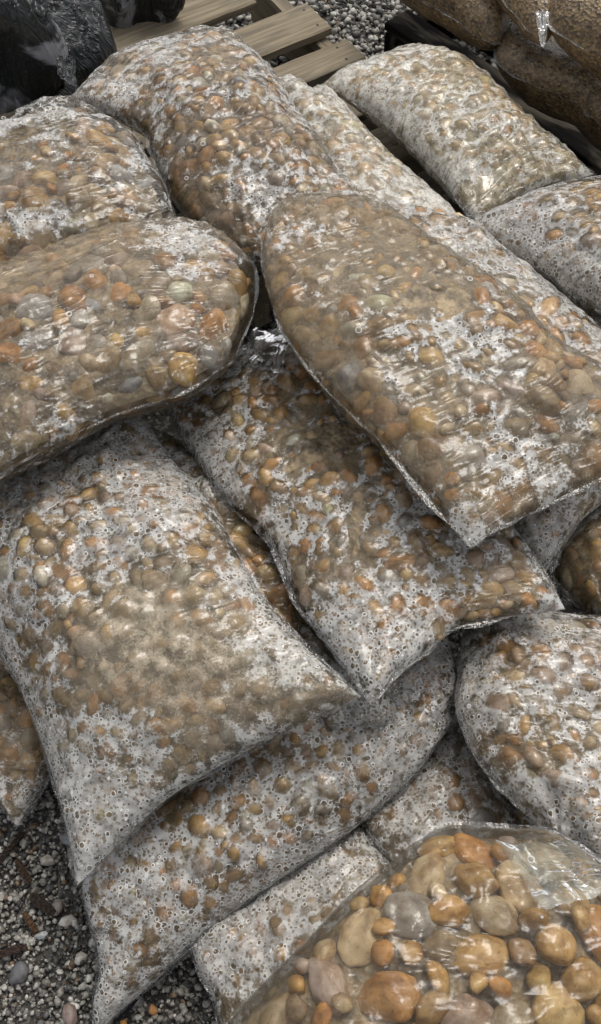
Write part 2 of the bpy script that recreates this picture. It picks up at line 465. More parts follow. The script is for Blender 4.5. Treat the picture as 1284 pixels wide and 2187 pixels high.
# ------------------------------------------------------------------ bag outlines (metres, world space)
BAG_OUTLINES = {
'A1': [(-0.460,1.681,0.400),(-0.427,1.752,0.393),(-0.386,1.817,0.387),(-0.331,1.867,0.380),(-0.272,1.905,0.373),(-0.209,1.932,0.367),(-0.144,1.944,0.360),(-0.093,1.855,0.367),(-0.047,1.757,0.373),(-0.006,1.662,0.380),(0.033,1.572,0.387),(0.074,1.486,0.393),(0.113,1.405,0.400),(0.086,1.362,0.397),(0.059,1.321,0.393),(0.027,1.289,0.390),(-0.009,1.267,0.387),(-0.049,1.256,0.383),(-0.090,1.250,0.380),(-0.152,1.290,0.383),(-0.211,1.344,0.387),(-0.252,1.430,0.390),(-0.281,1.515,0.393),(-0.318,1.588,0.397)],
'A2': [(-0.868,1.509,0.400),(-0.797,1.542,0.403),(-0.731,1.578,0.407),(-0.653,1.595,0.410),(-0.569,1.600,0.413),(-0.487,1.629,0.417),(-0.413,1.626,0.420),(-0.367,1.580,0.423),(-0.324,1.532,0.427),(-0.289,1.476,0.430),(-0.263,1.417,0.433),(-0.242,1.356,0.437),(-0.221,1.296,0.440),(-0.287,1.240,0.433),(-0.377,1.198,0.427),(-0.469,1.163,0.420),(-0.561,1.137,0.413),(-0.652,1.108,0.407),(-0.743,1.080,0.400),(-0.762,1.145,0.400),(-0.782,1.212,0.400),(-0.802,1.281,0.400),(-0.823,1.354,0.400),(-0.845,1.430,0.400)],
'A3': [(-0.691,1.088,0.460),(-0.594,1.119,0.460),(-0.504,1.159,0.460),(-0.414,1.209,0.460),(-0.315,1.249,0.460),(-0.214,1.271,0.460),(-0.135,1.244,0.460),(-0.102,1.201,0.463),(-0.079,1.153,0.467),(-0.071,1.099,0.470),(-0.076,1.044,0.473),(-0.088,0.991,0.477),(-0.105,0.941,0.480),(-0.188,0.890,0.477),(-0.280,0.847,0.473),(-0.360,0.795,0.470),(-0.437,0.740,0.467),(-0.515,0.675,0.463),(-0.588,0.622,0.460),(-0.607,0.688,0.460),(-0.622,0.762,0.460),(-0.641,0.836,0.460),(-0.659,0.916,0.460),(-0.674,0.999,0.460)],
'A4': [(-0.046,1.231,0.520),(-0.025,1.258,0.513),(0.004,1.274,0.507),(0.034,1.287,0.500),(0.065,1.296,0.493),(0.098,1.298,0.487),(0.128,1.307,0.480),(0.204,1.211,0.483),(0.276,1.136,0.487),(0.340,1.056,0.490),(0.399,0.978,0.493),(0.462,0.904,0.497),(0.521,0.833,0.500),(0.485,0.777,0.500),(0.440,0.731,0.500),(0.383,0.701,0.500),(0.329,0.672,0.500),(0.278,0.640,0.500),(0.229,0.610,0.500),(0.170,0.693,0.503),(0.107,0.783,0.507),(0.034,0.878,0.510),(-0.038,0.991,0.513),(-0.065,1.116,0.517)],
'A5': [(0.050,1.316,0.360),(0.075,1.369,0.360),(0.103,1.411,0.360),(0.147,1.416,0.360),(0.225,1.348,0.360),(0.297,1.267,0.360),(0.333,1.253,0.360),(0.386,1.262,0.370),(0.429,1.200,0.380),(0.468,1.128,0.390),(0.504,1.056,0.400),(0.556,0.985,0.410),(0.599,0.919,0.420),(0.561,0.887,0.420),(0.525,0.856,0.420),(0.490,0.831,0.420),(0.452,0.817,0.420),(0.408,0.822,0.420),(0.366,0.828,0.420),(0.314,0.894,0.410),(0.259,0.961,0.400),(0.202,1.036,0.390),(0.153,1.122,0.380),(0.105,1.215,0.370)],
'A6': [(-0.085,1.882,0.280),(-0.064,1.883,0.283),(-0.039,1.876,0.287),(-0.015,1.866,0.290),(0.012,1.847,0.293),(0.032,1.843,0.297),(0.048,1.855,0.300),(0.096,1.752,0.303),(0.140,1.677,0.307),(0.182,1.607,0.310),(0.227,1.539,0.313),(0.278,1.470,0.317),(0.323,1.404,0.320),(0.292,1.368,0.323),(0.262,1.333,0.327),(0.231,1.306,0.330),(0.195,1.293,0.333),(0.157,1.291,0.337),(0.119,1.290,0.340),(0.082,1.370,0.330),(0.041,1.454,0.320),(0.002,1.550,0.310),(-0.031,1.655,0.300),(-0.057,1.765,0.290)],
'A7': [(0.049,1.855,0.300),(0.090,1.899,0.293),(0.135,1.939,0.287),(0.182,1.974,0.280),(0.231,2.002,0.273),(0.283,2.018,0.267),(0.333,2.037,0.260),(0.377,1.951,0.267),(0.418,1.871,0.273),(0.454,1.793,0.280),(0.490,1.717,0.287),(0.545,1.643,0.293),(0.595,1.571,0.300),(0.553,1.546,0.303),(0.506,1.527,0.307),(0.459,1.507,0.310),(0.417,1.481,0.313),(0.379,1.447,0.317),(0.342,1.413,0.320),(0.304,1.484,0.317),(0.267,1.557,0.313),(0.232,1.631,0.310),(0.196,1.702,0.307),(0.134,1.775,0.303)],
'A8': [(0.308,1.340,0.380),(0.369,1.380,0.383),(0.435,1.415,0.387),(0.508,1.436,0.390),(0.580,1.453,0.393),(0.653,1.469,0.397),(0.726,1.483,0.400),(0.730,1.388,0.403),(0.735,1.299,0.407),(0.731,1.210,0.410),(0.712,1.123,0.413),(0.685,1.044,0.417),(0.661,0.965,0.420),(0.632,0.970,0.420),(0.604,0.978,0.420),(0.578,0.993,0.420),(0.552,1.024,0.420),(0.530,1.065,0.420),(0.509,1.095,0.420),(0.483,1.126,0.413),(0.461,1.168,0.407),(0.426,1.208,0.400),(0.389,1.249,0.393),(0.345,1.295,0.387)],
'A9': [(-0.238,1.008,0.300),(-0.202,1.043,0.307),(-0.160,1.072,0.313),(-0.112,1.093,0.320),(-0.067,1.119,0.327),(-0.020,1.141,0.333),(0.032,1.143,0.340),(0.109,1.040,0.345),(0.181,0.942,0.350),(0.244,0.843,0.355),(0.302,0.748,0.360),(0.346,0.659,0.365),(0.384,0.576,0.370),(0.326,0.567,0.372),(0.271,0.555,0.373),(0.221,0.537,0.375),(0.177,0.510,0.377),(0.137,0.474,0.378),(0.099,0.437,0.380),(0.051,0.505,0.367),(0.003,0.596,0.353),(-0.049,0.695,0.340),(-0.123,0.794,0.327),(-0.198,0.903,0.313)],
'A10': [(-0.603,0.791,0.300),(-0.548,0.818,0.307),(-0.494,0.846,0.313),(-0.440,0.876,0.320),(-0.386,0.907,0.327),(-0.327,0.930,0.333),(-0.268,0.949,0.340),(-0.204,0.847,0.343),(-0.143,0.758,0.347),(-0.092,0.669,0.350),(-0.049,0.587,0.353),(0.019,0.515,0.357),(0.085,0.448,0.360),(0.012,0.422,0.333),(-0.060,0.395,0.307),(-0.132,0.367,0.280),(-0.198,0.331,0.253),(-0.259,0.283,0.227),(-0.317,0.225,0.200),(-0.348,0.321,0.217),(-0.383,0.415,0.233),(-0.428,0.504,0.250),(-0.490,0.592,0.267),(-0.546,0.689,0.283)],
'A11': [(-0.816,0.699,0.120),(-0.755,0.686,0.120),(-0.695,0.675,0.120),(-0.636,0.661,0.120),(-0.576,0.644,0.120),(-0.518,0.624,0.120),(-0.460,0.603,0.120),(-0.438,0.553,0.110),(-0.419,0.502,0.100),(-0.405,0.452,0.090),(-0.412,0.409,0.080),(-0.432,0.372,0.070),(-0.455,0.336,0.060),(-0.526,0.404,0.060),(-0.563,0.418,0.060),(-0.608,0.437,0.060),(-0.659,0.454,0.060),(-0.716,0.473,0.060),(-0.775,0.493,0.060),(-0.781,0.526,0.070),(-0.787,0.560,0.080),(-0.794,0.593,0.090),(-0.800,0.628,0.100),(-0.807,0.663,0.110)],
'A12': [(-0.329,0.264,0.120),(-0.257,0.332,0.140),(-0.168,0.402,0.160),(-0.069,0.472,0.180),(0.039,0.538,0.200),(0.146,0.585,0.220),(0.229,0.594,0.240),(0.235,0.573,0.237),(0.241,0.552,0.233),(0.242,0.529,0.230),(0.240,0.506,0.227),(0.236,0.481,0.223),(0.233,0.458,0.220),(0.177,0.389,0.192),(0.083,0.314,0.163),(-0.018,0.248,0.135),(-0.109,0.194,0.107),(-0.199,0.128,0.078),(-0.299,0.045,0.050),(-0.301,0.082,0.062),(-0.304,0.119,0.073),(-0.308,0.155,0.085),(-0.316,0.190,0.097),(-0.322,0.227,0.108)],
'A13': [(0.249,0.575,0.260),(0.291,0.604,0.260),(0.341,0.619,0.260),(0.395,0.619,0.260),(0.449,0.614,0.260),(0.502,0.605,0.260),(0.553,0.595,0.260),(0.552,0.523,0.263),(0.551,0.455,0.267),(0.547,0.389,0.270),(0.539,0.325,0.273),(0.533,0.264,0.277),(0.526,0.207,0.280),(0.493,0.206,0.280),(0.463,0.204,0.280),(0.433,0.207,0.280),(0.405,0.221,0.280),(0.379,0.244,0.280),(0.351,0.261,0.280),(0.317,0.304,0.277),(0.283,0.350,0.273),(0.250,0.401,0.270),(0.232,0.459,0.267),(0.239,0.515,0.263)],
'A14': [(0.089,0.330,0.130),(0.113,0.358,0.130),(0.139,0.387,0.130),(0.166,0.416,0.130),(0.195,0.444,0.130),(0.224,0.472,0.130),(0.254,0.502,0.130),(0.279,0.458,0.132),(0.301,0.408,0.133),(0.323,0.361,0.135),(0.344,0.315,0.137),(0.365,0.271,0.138),(0.386,0.228,0.140),(0.353,0.208,0.140),(0.321,0.188,0.140),(0.289,0.171,0.140),(0.255,0.158,0.140),(0.221,0.152,0.140),(0.187,0.146,0.140),(0.174,0.177,0.138),(0.160,0.208,0.137),(0.147,0.241,0.135),(0.132,0.271,0.133),(0.111,0.300,0.132)],
'A15': [(-0.162,0.159,0.100),(-0.123,0.188,0.103),(-0.081,0.217,0.107),(-0.038,0.245,0.110),(0.006,0.274,0.113),(0.050,0.303,0.117),(0.094,0.333,0.120),(0.115,0.299,0.122),(0.135,0.263,0.123),(0.155,0.229,0.125),(0.175,0.195,0.127),(0.194,0.161,0.128),(0.213,0.128,0.130),(0.173,0.088,0.125),(0.133,0.048,0.120),(0.088,0.013,0.115),(0.041,-0.020,0.110),(-0.005,-0.048,0.105),(-0.052,-0.076,0.100),(-0.069,-0.039,0.100),(-0.086,0.000,0.100),(-0.104,0.039,0.100),(-0.122,0.079,0.100),(-0.141,0.119,0.100)],
'A16': [(0.111,0.213,0.420),(0.145,0.240,0.423),(0.183,0.260,0.427),(0.222,0.264,0.430),(0.260,0.255,0.433),(0.298,0.243,0.437),(0.335,0.231,0.440),(0.376,0.184,0.443),(0.407,0.134,0.447),(0.428,0.081,0.450),(0.433,0.028,0.453),(0.426,-0.023,0.457),(0.415,-0.071,0.460),(0.330,-0.090,0.453),(0.244,-0.108,0.447),(0.156,-0.113,0.440),(0.069,-0.103,0.433),(-0.017,-0.084,0.427),(-0.106,-0.065,0.420),(-0.108,-0.019,0.420),(-0.100,0.028,0.420),(-0.058,0.077,0.420),(-0.002,0.123,0.420),(0.054,0.168,0.420)],
'A17': [(0.330,0.876,0.280),(0.379,0.890,0.287),(0.428,0.903,0.293),(0.473,0.921,0.300),(0.519,0.937,0.307),(0.569,0.959,0.313),(0.622,0.983,0.320),(0.623,0.963,0.320),(0.625,0.944,0.320),(0.625,0.925,0.320),(0.621,0.906,0.320),(0.611,0.885,0.320),(0.598,0.864,0.320),(0.558,0.843,0.307),(0.521,0.822,0.293),(0.489,0.802,0.280),(0.461,0.777,0.267),(0.435,0.752,0.253),(0.395,0.694,0.240),(0.375,0.717,0.247),(0.357,0.743,0.253),(0.343,0.772,0.260),(0.333,0.805,0.267),(0.330,0.840,0.273)],
'A18': [(0.441,0.771,0.200),(0.477,0.808,0.203),(0.516,0.842,0.207),(0.560,0.865,0.210),(0.606,0.872,0.213),(0.653,0.874,0.217),(0.699,0.876,0.220),(0.698,0.802,0.223),(0.698,0.733,0.227),(0.695,0.665,0.230),(0.676,0.602,0.233),(0.644,0.548,0.237),(0.613,0.495,0.240),(0.589,0.509,0.240),(0.565,0.523,0.240),(0.542,0.540,0.240),(0.521,0.561,0.240),(0.502,0.585,0.240),(0.481,0.608,0.240),(0.466,0.632,0.233),(0.446,0.655,0.227),(0.428,0.681,0.220),(0.420,0.710,0.213),(0.427,0.741,0.207)],
'A19': [(-0.311,1.001,0.240),(-0.280,0.986,0.243),(-0.250,0.973,0.247),(-0.220,0.957,0.250),(-0.189,0.935,0.253),(-0.159,0.912,0.257),(-0.130,0.889,0.260),(-0.090,0.844,0.258),(-0.053,0.792,0.257),(-0.019,0.736,0.255),(0.013,0.681,0.253),(0.034,0.630,0.252),(0.050,0.583,0.250),(0.030,0.570,0.243),(0.011,0.557,0.237),(-0.009,0.549,0.230),(-0.032,0.548,0.223),(-0.057,0.557,0.217),(-0.084,0.569,0.210),(-0.123,0.625,0.215),(-0.164,0.690,0.220),(-0.204,0.761,0.225),(-0.239,0.837,0.230),(-0.273,0.916,0.235)],
'A20': [(-0.076,0.604,0.220),(-0.063,0.614,0.220),(-0.048,0.624,0.220),(-0.034,0.633,0.220),(-0.018,0.641,0.220),(-0.002,0.647,0.220),(0.014,0.653,0.220),(0.039,0.623,0.223),(0.064,0.593,0.227),(0.088,0.562,0.230),(0.109,0.529,0.233),(0.131,0.497,0.237),(0.154,0.466,0.240),(0.139,0.454,0.240),(0.123,0.443,0.240),(0.105,0.437,0.240),(0.083,0.436,0.240),(0.062,0.437,0.240),(0.041,0.437,0.240),(0.019,0.462,0.237),(-0.002,0.488,0.233),(-0.024,0.515,0.230),(-0.044,0.544,0.227),(-0.060,0.573,0.223)],
'A21': [(0.245,0.500,0.110),(0.256,0.511,0.110),(0.267,0.519,0.110),(0.280,0.525,0.110),(0.295,0.526,0.110),(0.310,0.526,0.110),(0.325,0.524,0.110),(0.353,0.468,0.112),(0.381,0.416,0.113),(0.409,0.369,0.115),(0.435,0.321,0.117),(0.461,0.274,0.118),(0.482,0.231,0.120),(0.464,0.216,0.120),(0.446,0.202,0.120),(0.426,0.193,0.120),(0.404,0.191,0.120),(0.382,0.194,0.120),(0.359,0.199,0.120),(0.341,0.244,0.118),(0.324,0.293,0.117),(0.305,0.342,0.115),(0.288,0.392,0.113),(0.268,0.444,0.112)],
'K1': [(-0.741,1.871,0.420),(-0.669,1.827,0.420),(-0.637,1.825,0.420),(-0.614,1.836,0.420),(-0.588,1.841,0.420),(-0.557,1.846,0.420),(-0.515,1.863,0.420),(-0.492,1.835,0.420),(-0.476,1.806,0.420),(-0.474,1.776,0.420),(-0.494,1.752,0.420),(-0.529,1.739,0.420),(-0.578,1.739,0.420),(-0.589,1.738,0.420),(-0.597,1.735,0.420),(-0.607,1.728,0.420),(-0.623,1.709,0.420),(-0.654,1.664,0.420),(-0.693,1.612,0.420),(-0.704,1.652,0.420),(-0.714,1.693,0.420),(-0.721,1.736,0.420),(-0.726,1.779,0.420),(-0.733,1.824,0.420)],
'K2': [(-0.634,2.142,0.300),(-0.602,2.148,0.297),(-0.573,2.153,0.293),(-0.544,2.151,0.290),(-0.515,2.140,0.287),(-0.488,2.137,0.283),(-0.462,2.135,0.280),(-0.451,2.108,0.280),(-0.444,2.077,0.280),(-0.434,2.049,0.280),(-0.425,2.020,0.280),(-0.415,1.992,0.280),(-0.405,1.964,0.280),(-0.420,1.936,0.283),(-0.437,1.913,0.287),(-0.458,1.898,0.290),(-0.479,1.882,0.293),(-0.499,1.861,0.297),(-0.519,1.831,0.300),(-0.545,1.878,0.300),(-0.575,1.919,0.300),(-0.600,1.967,0.300),(-0.614,2.022,0.300),(-0.623,2.081,0.300)],
'K3': [(-0.745,1.792,0.300),(-0.676,1.781,0.300),(-0.631,1.776,0.300),(-0.607,1.781,0.300),(-0.585,1.796,0.300),(-0.553,1.814,0.300),(-0.505,1.846,0.300),(-0.481,1.841,0.300),(-0.470,1.828,0.300),(-0.469,1.809,0.300),(-0.476,1.787,0.300),(-0.480,1.767,0.300),(-0.477,1.747,0.300),(-0.534,1.738,0.300),(-0.571,1.728,0.300),(-0.598,1.716,0.300),(-0.626,1.704,0.300),(-0.668,1.669,0.300),(-0.716,1.630,0.300),(-0.721,1.656,0.300),(-0.725,1.683,0.300),(-0.730,1.709,0.300),(-0.735,1.737,0.300),(-0.740,1.764,0.300)],
'K4': [(-0.525,2.407,0.220),(-0.461,2.372,0.220),(-0.425,2.354,0.220),(-0.408,2.350,0.220),(-0.395,2.350,0.220),(-0.378,2.357,0.220),(-0.350,2.377,0.220),(-0.337,2.357,0.220),(-0.314,2.340,0.220),(-0.290,2.322,0.220),(-0.285,2.302,0.220),(-0.303,2.287,0.220),(-0.338,2.279,0.220),(-0.368,2.292,0.220),(-0.384,2.297,0.220),(-0.394,2.296,0.220),(-0.404,2.291,0.220),(-0.419,2.274,0.220),(-0.444,2.242,0.220),(-0.467,2.259,0.220),(-0.493,2.276,0.220),(-0.509,2.303,0.220),(-0.516,2.335,0.220),(-0.520,2.370,0.220)],
'W1': [(0.163,2.239,0.320),(0.184,2.308,0.320),(0.207,2.375,0.320),(0.238,2.430,0.320),(0.281,2.455,0.320),(0.326,2.472,0.320),(0.371,2.498,0.320),(0.403,2.411,0.320),(0.433,2.330,0.320),(0.463,2.254,0.320),(0.476,2.166,0.320),(0.478,2.078,0.320),(0.459,2.007,0.320),(0.450,1.988,0.320),(0.441,1.972,0.320),(0.429,1.968,0.320),(0.413,1.977,0.320),(0.395,1.996,0.320),(0.379,2.012,0.320),(0.352,2.057,0.320),(0.323,2.086,0.320),(0.290,2.114,0.320),(0.253,2.149,0.320),(0.211,2.192,0.320)],
'W2': [(0.439,1.993,0.300),(0.448,2.026,0.300),(0.463,2.052,0.300),(0.484,2.070,0.300),(0.507,2.087,0.300),(0.529,2.105,0.300),(0.551,2.125,0.300),(0.600,2.056,0.300),(0.645,1.994,0.300),(0.685,1.929,0.300),(0.724,1.864,0.300),(0.767,1.798,0.300),(0.809,1.732,0.300),(0.794,1.689,0.300),(0.780,1.647,0.300),(0.764,1.608,0.300),(0.748,1.574,0.300),(0.724,1.557,0.300),(0.693,1.557,0.300),(0.651,1.676,0.300),(0.615,1.750,0.300),(0.573,1.811,0.300),(0.484,1.869,0.300),(0.439,1.936,0.300)],
'W3': [(0.378,2.234,0.430),(0.407,2.268,0.430),(0.435,2.297,0.430),(0.459,2.298,0.430),(0.476,2.244,0.430),(0.483,2.157,0.430),(0.486,2.092,0.430),(0.514,2.073,0.430),(0.539,2.035,0.430),(0.544,1.976,0.430),(0.535,1.911,0.430),(0.520,1.848,0.430),(0.498,1.802,0.430),(0.485,1.823,0.430),(0.472,1.843,0.430),(0.462,1.864,0.430),(0.453,1.890,0.430),(0.444,1.911,0.430),(0.434,1.926,0.430),(0.425,1.973,0.430),(0.412,2.017,0.430),(0.400,2.064,0.430),(0.394,2.116,0.430),(0.386,2.173,0.430)],
'W4': [(0.505,1.872,0.460),(0.515,1.911,0.460),(0.528,1.947,0.460),(0.549,1.973,0.460),(0.573,1.996,0.460),(0.596,2.023,0.460),(0.618,2.054,0.460),(0.653,1.923,0.460),(0.679,1.855,0.460),(0.702,1.816,0.460),(0.729,1.780,0.460),(0.782,1.746,0.460),(0.841,1.706,0.460),(0.824,1.658,0.460),(0.808,1.612,0.460),(0.792,1.567,0.460),(0.774,1.528,0.460),(0.751,1.502,0.460),(0.722,1.492,0.460),(0.686,1.584,0.460),(0.652,1.654,0.460),(0.613,1.705,0.460),(0.556,1.751,0.460),(0.509,1.813,0.460)],
}
# thickness above and below the seam, metres
BAG_T = {'A1': (0.075, 0.06), 'A2': (0.075, 0.06), 'A3': (0.06, 0.12), 'A4': (0.065, 0.125), 'A5': (0.07, 0.06), 'A6': (0.075, 0.06), 'A7': (0.075, 0.08), 'A8': (0.075, 0.06), 'A9': (0.07, 0.105), 'A10': (0.085, 0.07), 'A11': (0.06, 0.05), 'A12': (0.065, 0.09), 'A13': (0.07, 0.09), 'A14': (0.055, 0.05), 'A15': (0.06, 0.05), 'A16': (0.09, 0.08), 'A17': (0.06, 0.05), 'A18': (0.07, 0.06), 'A19': (0.075, 0.06), 'A20': (0.05, 0.05), 'A21': (0.05, 0.05), 'K1': (0.1, 0.08), 'K2': (0.08, 0.07), 'K3': (0.06, 0.06), 'K4': (0.09, 0.07), 'W1': (0.08, 0.08), 'W2': (0.055, 0.1), 'W3': (0.07, 0.07), 'W4': (0.085, 0.085)}


def crom(P, n):
    P = np.asarray(P, float)
    d = np.r_[0, np.cumsum(np.linalg.norm(np.diff(P, axis=0), axis=1))]
    Q = np.vstack([2 * P[0] - P[1], P, 2 * P[-1] - P[-2]])
    s = np.linspace(0, d[-1], n)
    i = np.clip(np.searchsorted(d, s, side='right') - 1, 0, len(P) - 2)
    u = ((s - d[i]) / (d[i + 1] - d[i]))[:, None]
    p0, p1, p2, p3 = Q[i], Q[i + 1], Q[i + 2], Q[i + 3]
    return .5 * (2 * p1 + (-p0 + p2) * u + (2 * p0 - 5 * p1 + 4 * p2 - p3) * u * u + (-p0 + 3 * p1 - 3 * p2 + p3) * u ** 3)

def coons(E, n, m):
    T, R, B, L = E
    t_, b_, l_, r_ = crom(T, n), crom(B[::-1], n), crom(L[::-1], m), crom(R, m)
    s = np.linspace(0, 1, n)[None, :, None]; t = np.linspace(0, 1, m)[:, None, None]
    return ((1 - t) * t_[None] + t * b_[None] + (1 - s) * l_[:, None] + s * r_[:, None]
            - ((1 - s) * (1 - t) * t_[0] + s * (1 - t) * t_[-1] + (1 - s) * t * b_[0] + s * t * b_[-1]))

def edges_of(key):
    P = np.array(BAG_OUTLINES[key]); K = len(P) // 4
    return [np.vstack([P[i * K:(i + 1) * K], P[((i + 1) * K) % len(P)][None]]) for i in range(4)]

def frame_of(C):
    n = np.cross(C[-1, -1] - C[0, 0], C[0, -1] - C[-1, 0]); n /= np.linalg.norm(n)
    if n[2] < 0: n = -n
    e1 = C[C.shape[0] // 2, -1] - C[C.shape[0] // 2, 0]; e1 -= n * (e1 @ n); e1 /= np.linalg.norm(e1)
    return n, e1, np.cross(n, e1)

def dome(n, m, p=2.6, q=.62):
    s = np.linspace(0, 1, n)[None]; t = np.linspace(0, 1, m)[:, None]
    f = lambda x: (1 - np.abs(2 * x - 1) ** p) ** q
    return f(s) * f(t)

CAMP = np.array([0, 0, CAM_H])
FWD = np.array([0, math.cos(PITCH), -math.sin(PITCH)]); UPV = np.array([0, math.sin(PITCH), math.cos(PITCH)])
TV = math.tan(math.radians(28))
def ndc(P):
    q = P - CAMP; w = q @ FWD
    return q[..., 0] / w / (TV * 0.587), (q @ UPV) / w / TV

def in_view(P, mg=0.12):
    x, y = ndc(P); return (np.abs(x) < 1 + mg) & (np.abs(y) < 1 + mg)

PEBBLES = []      # every stone in every bag: (pos, R, radii, tonename, colour, variant, bagkey, s, t, close)
BVH_V, BVH_F, BVH_OWNER = [], [], []

def gauss_blob(S, T, blobs):
    g = np.zeros_like(S)
    for s0, t0, rs, rt, a in blobs:
        g += a * np.exp(-(((S - s0) / rs) ** 2 + ((T - t0) / rt) ** 2))
    return g

def lay_side(key, C, N, e1, e2, D, S, T, sgn, p, rng):
    """stones under one face of the bag, and the film stretched over them"""
    m, n = D.shape
    O = C[m // 2, n // 2]
    U = (C - O) @ e1; Vv = (C - O) @ e2; W = (C - O) @ N
    du = np.gradient(U, axis=1); dv = np.gradient(Vv, axis=0)
    base = O + U[..., None] * e1 + Vv[..., None] * e2
    nrm = sgn * N
    world_n = nrm
    # slopes of dome in plane coordinates
    hs = np.gradient(D, axis=1); ht = np.gradient(D, axis=0)
    Us, Ut, Vs, Vt = np.gradient(U, axis=1), np.gradient(U, axis=0), np.gradient(Vv, axis=1), np.gradient(Vv, axis=0)
    det = Us * Vt - Ut * Vs; det = np.where(np.abs(det) < 1e-9, 1e-9, det)
    gu = (hs * Vt - ht * Vs) / det; gv = (ht * Us - hs * Ut) / det
    gu = np.clip(gu, -3, 3); gv = np.clip(gv, -3, 3)
    surf = C + nrm * D[..., None]
    nn = nrm - (gu[..., None] * e1 + gv[..., None] * e2)
    nn /= np.linalg.norm(nn, axis=-1, keepdims=True)
    view = CAMP - surf; view /= np.linalg.norm(view, axis=-1, keepdims=True)
    facing = (nn * view).sum(-1) > -0.25
    ok = facing & in_view(surf, 0.2) & (D > 0.007)
    area = np.abs(det)
    w = (area * ok / np.sqrt(1 / (1 + gu ** 2 + gv ** 2))).ravel()
    F0 = np.zeros_like(D)
    placed = []
    if w.sum() > 0:
        total = w.sum(); w = w / total
        amin, amax = p['size']
        ntry = int(min(6000, total / (amin * 1.5) ** 2 * 4.0))
        idx = rng.choice(w.size, ntry, p=w)
        q = np.linspace(0, 1, ntry)
        rr = amax * (amin / amax) ** (q ** p['bias'])
        pos = np.empty((0, 3)); rad = np.empty(0)
        tn = p['tones']; tw = np.array(p['tw'], float); tw /= tw.sum()
        ti = rng.choice(len(tn), ntry, p=tw)
        for k_ in range(ntry):
            i, j = divmod(idx[k_], n)
            depth_max = .35 * rr[k_] if k_ < ntry * .4 else amin * 1.26
            a = rr[k_]; b_ = a * rng.uniform(.55, .95); c_ = a * rng.uniform(.5, .75)
            if D[i, j] < c_ * .85 or D[i, j] * p['both'][sgn] < c_ * 1.95 + .4 * depth_max: continue
            depth = rng.uniform(0, .35) * a if k_ < ntry * .4 else rng.uniform(.1, .9) * amin * 1.4
            nl = nn[i, j]
            pt = surf[i, j] - nl * (c_ * 1.06 + depth + 0.001)
            if len(rad):
                dd = np.linalg.norm(pos - pt, axis=1)
                if (dd < p['pack'] * (rad + (a + b_) / 2)).any(): continue
            pos = np.vstack([pos, pt]); rad = np.r_[rad, (a + b_) / 2]
            R = axes_frame(nl + rng.normal(0, .32, 3), rng.uniform(0, 6.28))
            var = int(rng.integers(14))
            placed.append((pt, R, np.array([a, b_, c_]), tn[ti[k_]], i, j, var))
        # height of the stones above the seam plane, on the grid
        P = np.zeros_like(D)
        for (pt, R, rd, tone, i, j, var) in placed:
            q0 = pt - O; cu, cv, cw = q0 @ e1, q0 @ e2, (q0 @ nrm)
            mx = rd.max() * 1.08
            i0, i1, j0, j1 = max(i - 26, 0), i + 27, max(j - 26, 0), j + 27
            uu = U[i0:i1, j0:j1] - cu; vv = Vv[i0:i1, j0:j1] - cv
            A = R @ np.diag(1 / (rd * 0.985) ** 2) @ R.T
            Bm = np.stack([e1, e2, nrm])            # plane frame
            A = Bm @ A @ Bm.T
            qa = A[2, 2]; qb = A[0, 2] * uu + A[1, 2] * vv
            qc = A[0, 0] * uu ** 2 + 2 * A[0, 1] * uu * vv + A[1, 1] * vv ** 2 - 1
            disc = qb ** 2 - qa * qc
            h = np.where(disc > 0, (-qb + np.sqrt(np.maximum(disc, 0))) / qa, -9) + cw - sgn * W[i0:i1, j0:j1]
            h = np.where(disc > 0, h, 0)
            P[i0:i1, j0:j1] = np.maximum(P[i0:i1, j0:j1], h)
    else:
        P = np.zeros_like(D)
    edge = np.minimum(1, D / 0.012)
    P = np.minimum(P, D + 0.006)
    floor_h = np.where(ok, D * p['slack'], D * 0.97)
    P0 = np.maximum(P, floor_h)
    F0 = P0.copy()
    for _ in range(p['drape']):
        a = F0.copy()
        a[1:-1, 1:-1] = .25 * (F0[:-2, 1:-1] + F0[2:, 1:-1] + F0[1:-1, :-2] + F0[1:-1, 2:])
        F0 = np.maximum(P0, a)
    F0[0] = F0[-1] = 0; F0[:, 0] = F0[:, -1] = 0
    # loosen: folds of slack film, lifted off the stones
    x = U; y = Vv
    sw = vnoise(x * 12 + y * 3, y * 60 - x * 8, 1.0, p['seed'] + 3, 2)
    sw2 = vnoise(x * 40 + y * 18, y * 14 - x * 30, 1.0, p['seed'] + 8, 2)
    ridge = (1 - np.abs(2 * sw - 1)) ** 5 * p['fold'] + (1 - np.abs(2 * sw2 - 1)) ** 6 * p['fold'] * .7
    lift = 0.0008 + ridge * (0.4 + vnoise(x, y, 7, p['seed'], 2))
    # pleats running in from the corners of the bag
    for ci, (a_, b_) in enumerate(((0, 0), (0, -1), (-1, 0), (-1, -1))):
        dx_, dy_ = U - U[a_, b_], Vv - Vv[a_, b_]; rr_ = np.hypot(dx_, dy_); an = np.arctan2(dy_, dx_)
        pl = (1 - np.abs(2 * vnoise(an * 4.2 + 20 + ci * 5, rr_ * 6, 1.0, p['seed'] + ci, 2) - 1)) ** 3
        lift = lift + pl * p['pleat'] * np.exp(-(rr_ / .10) ** 2) * np.minimum(1, rr_ / .02)
    # gathers where the film runs into the seams
    for dist_, along, k9 in ((T * (m - 1) * .0042, U, 1), ((1 - T) * (m - 1) * .0042, U, 2), (S * (n - 1) * .0042, Vv, 3), ((1 - S) * (n - 1) * .0042, Vv, 4)):
        g9 = (1 - np.abs(2 * vnoise(along * 34 + dist_ * 6, dist_ * 5 + k9, 1.0, p['seed'] + 20 + k9, 2) - 1)) ** 3
        lift = lift + g9 * p['pleat'] * .5 * np.exp(-dist_ / .045)
    Ff = F0 + lift * edge
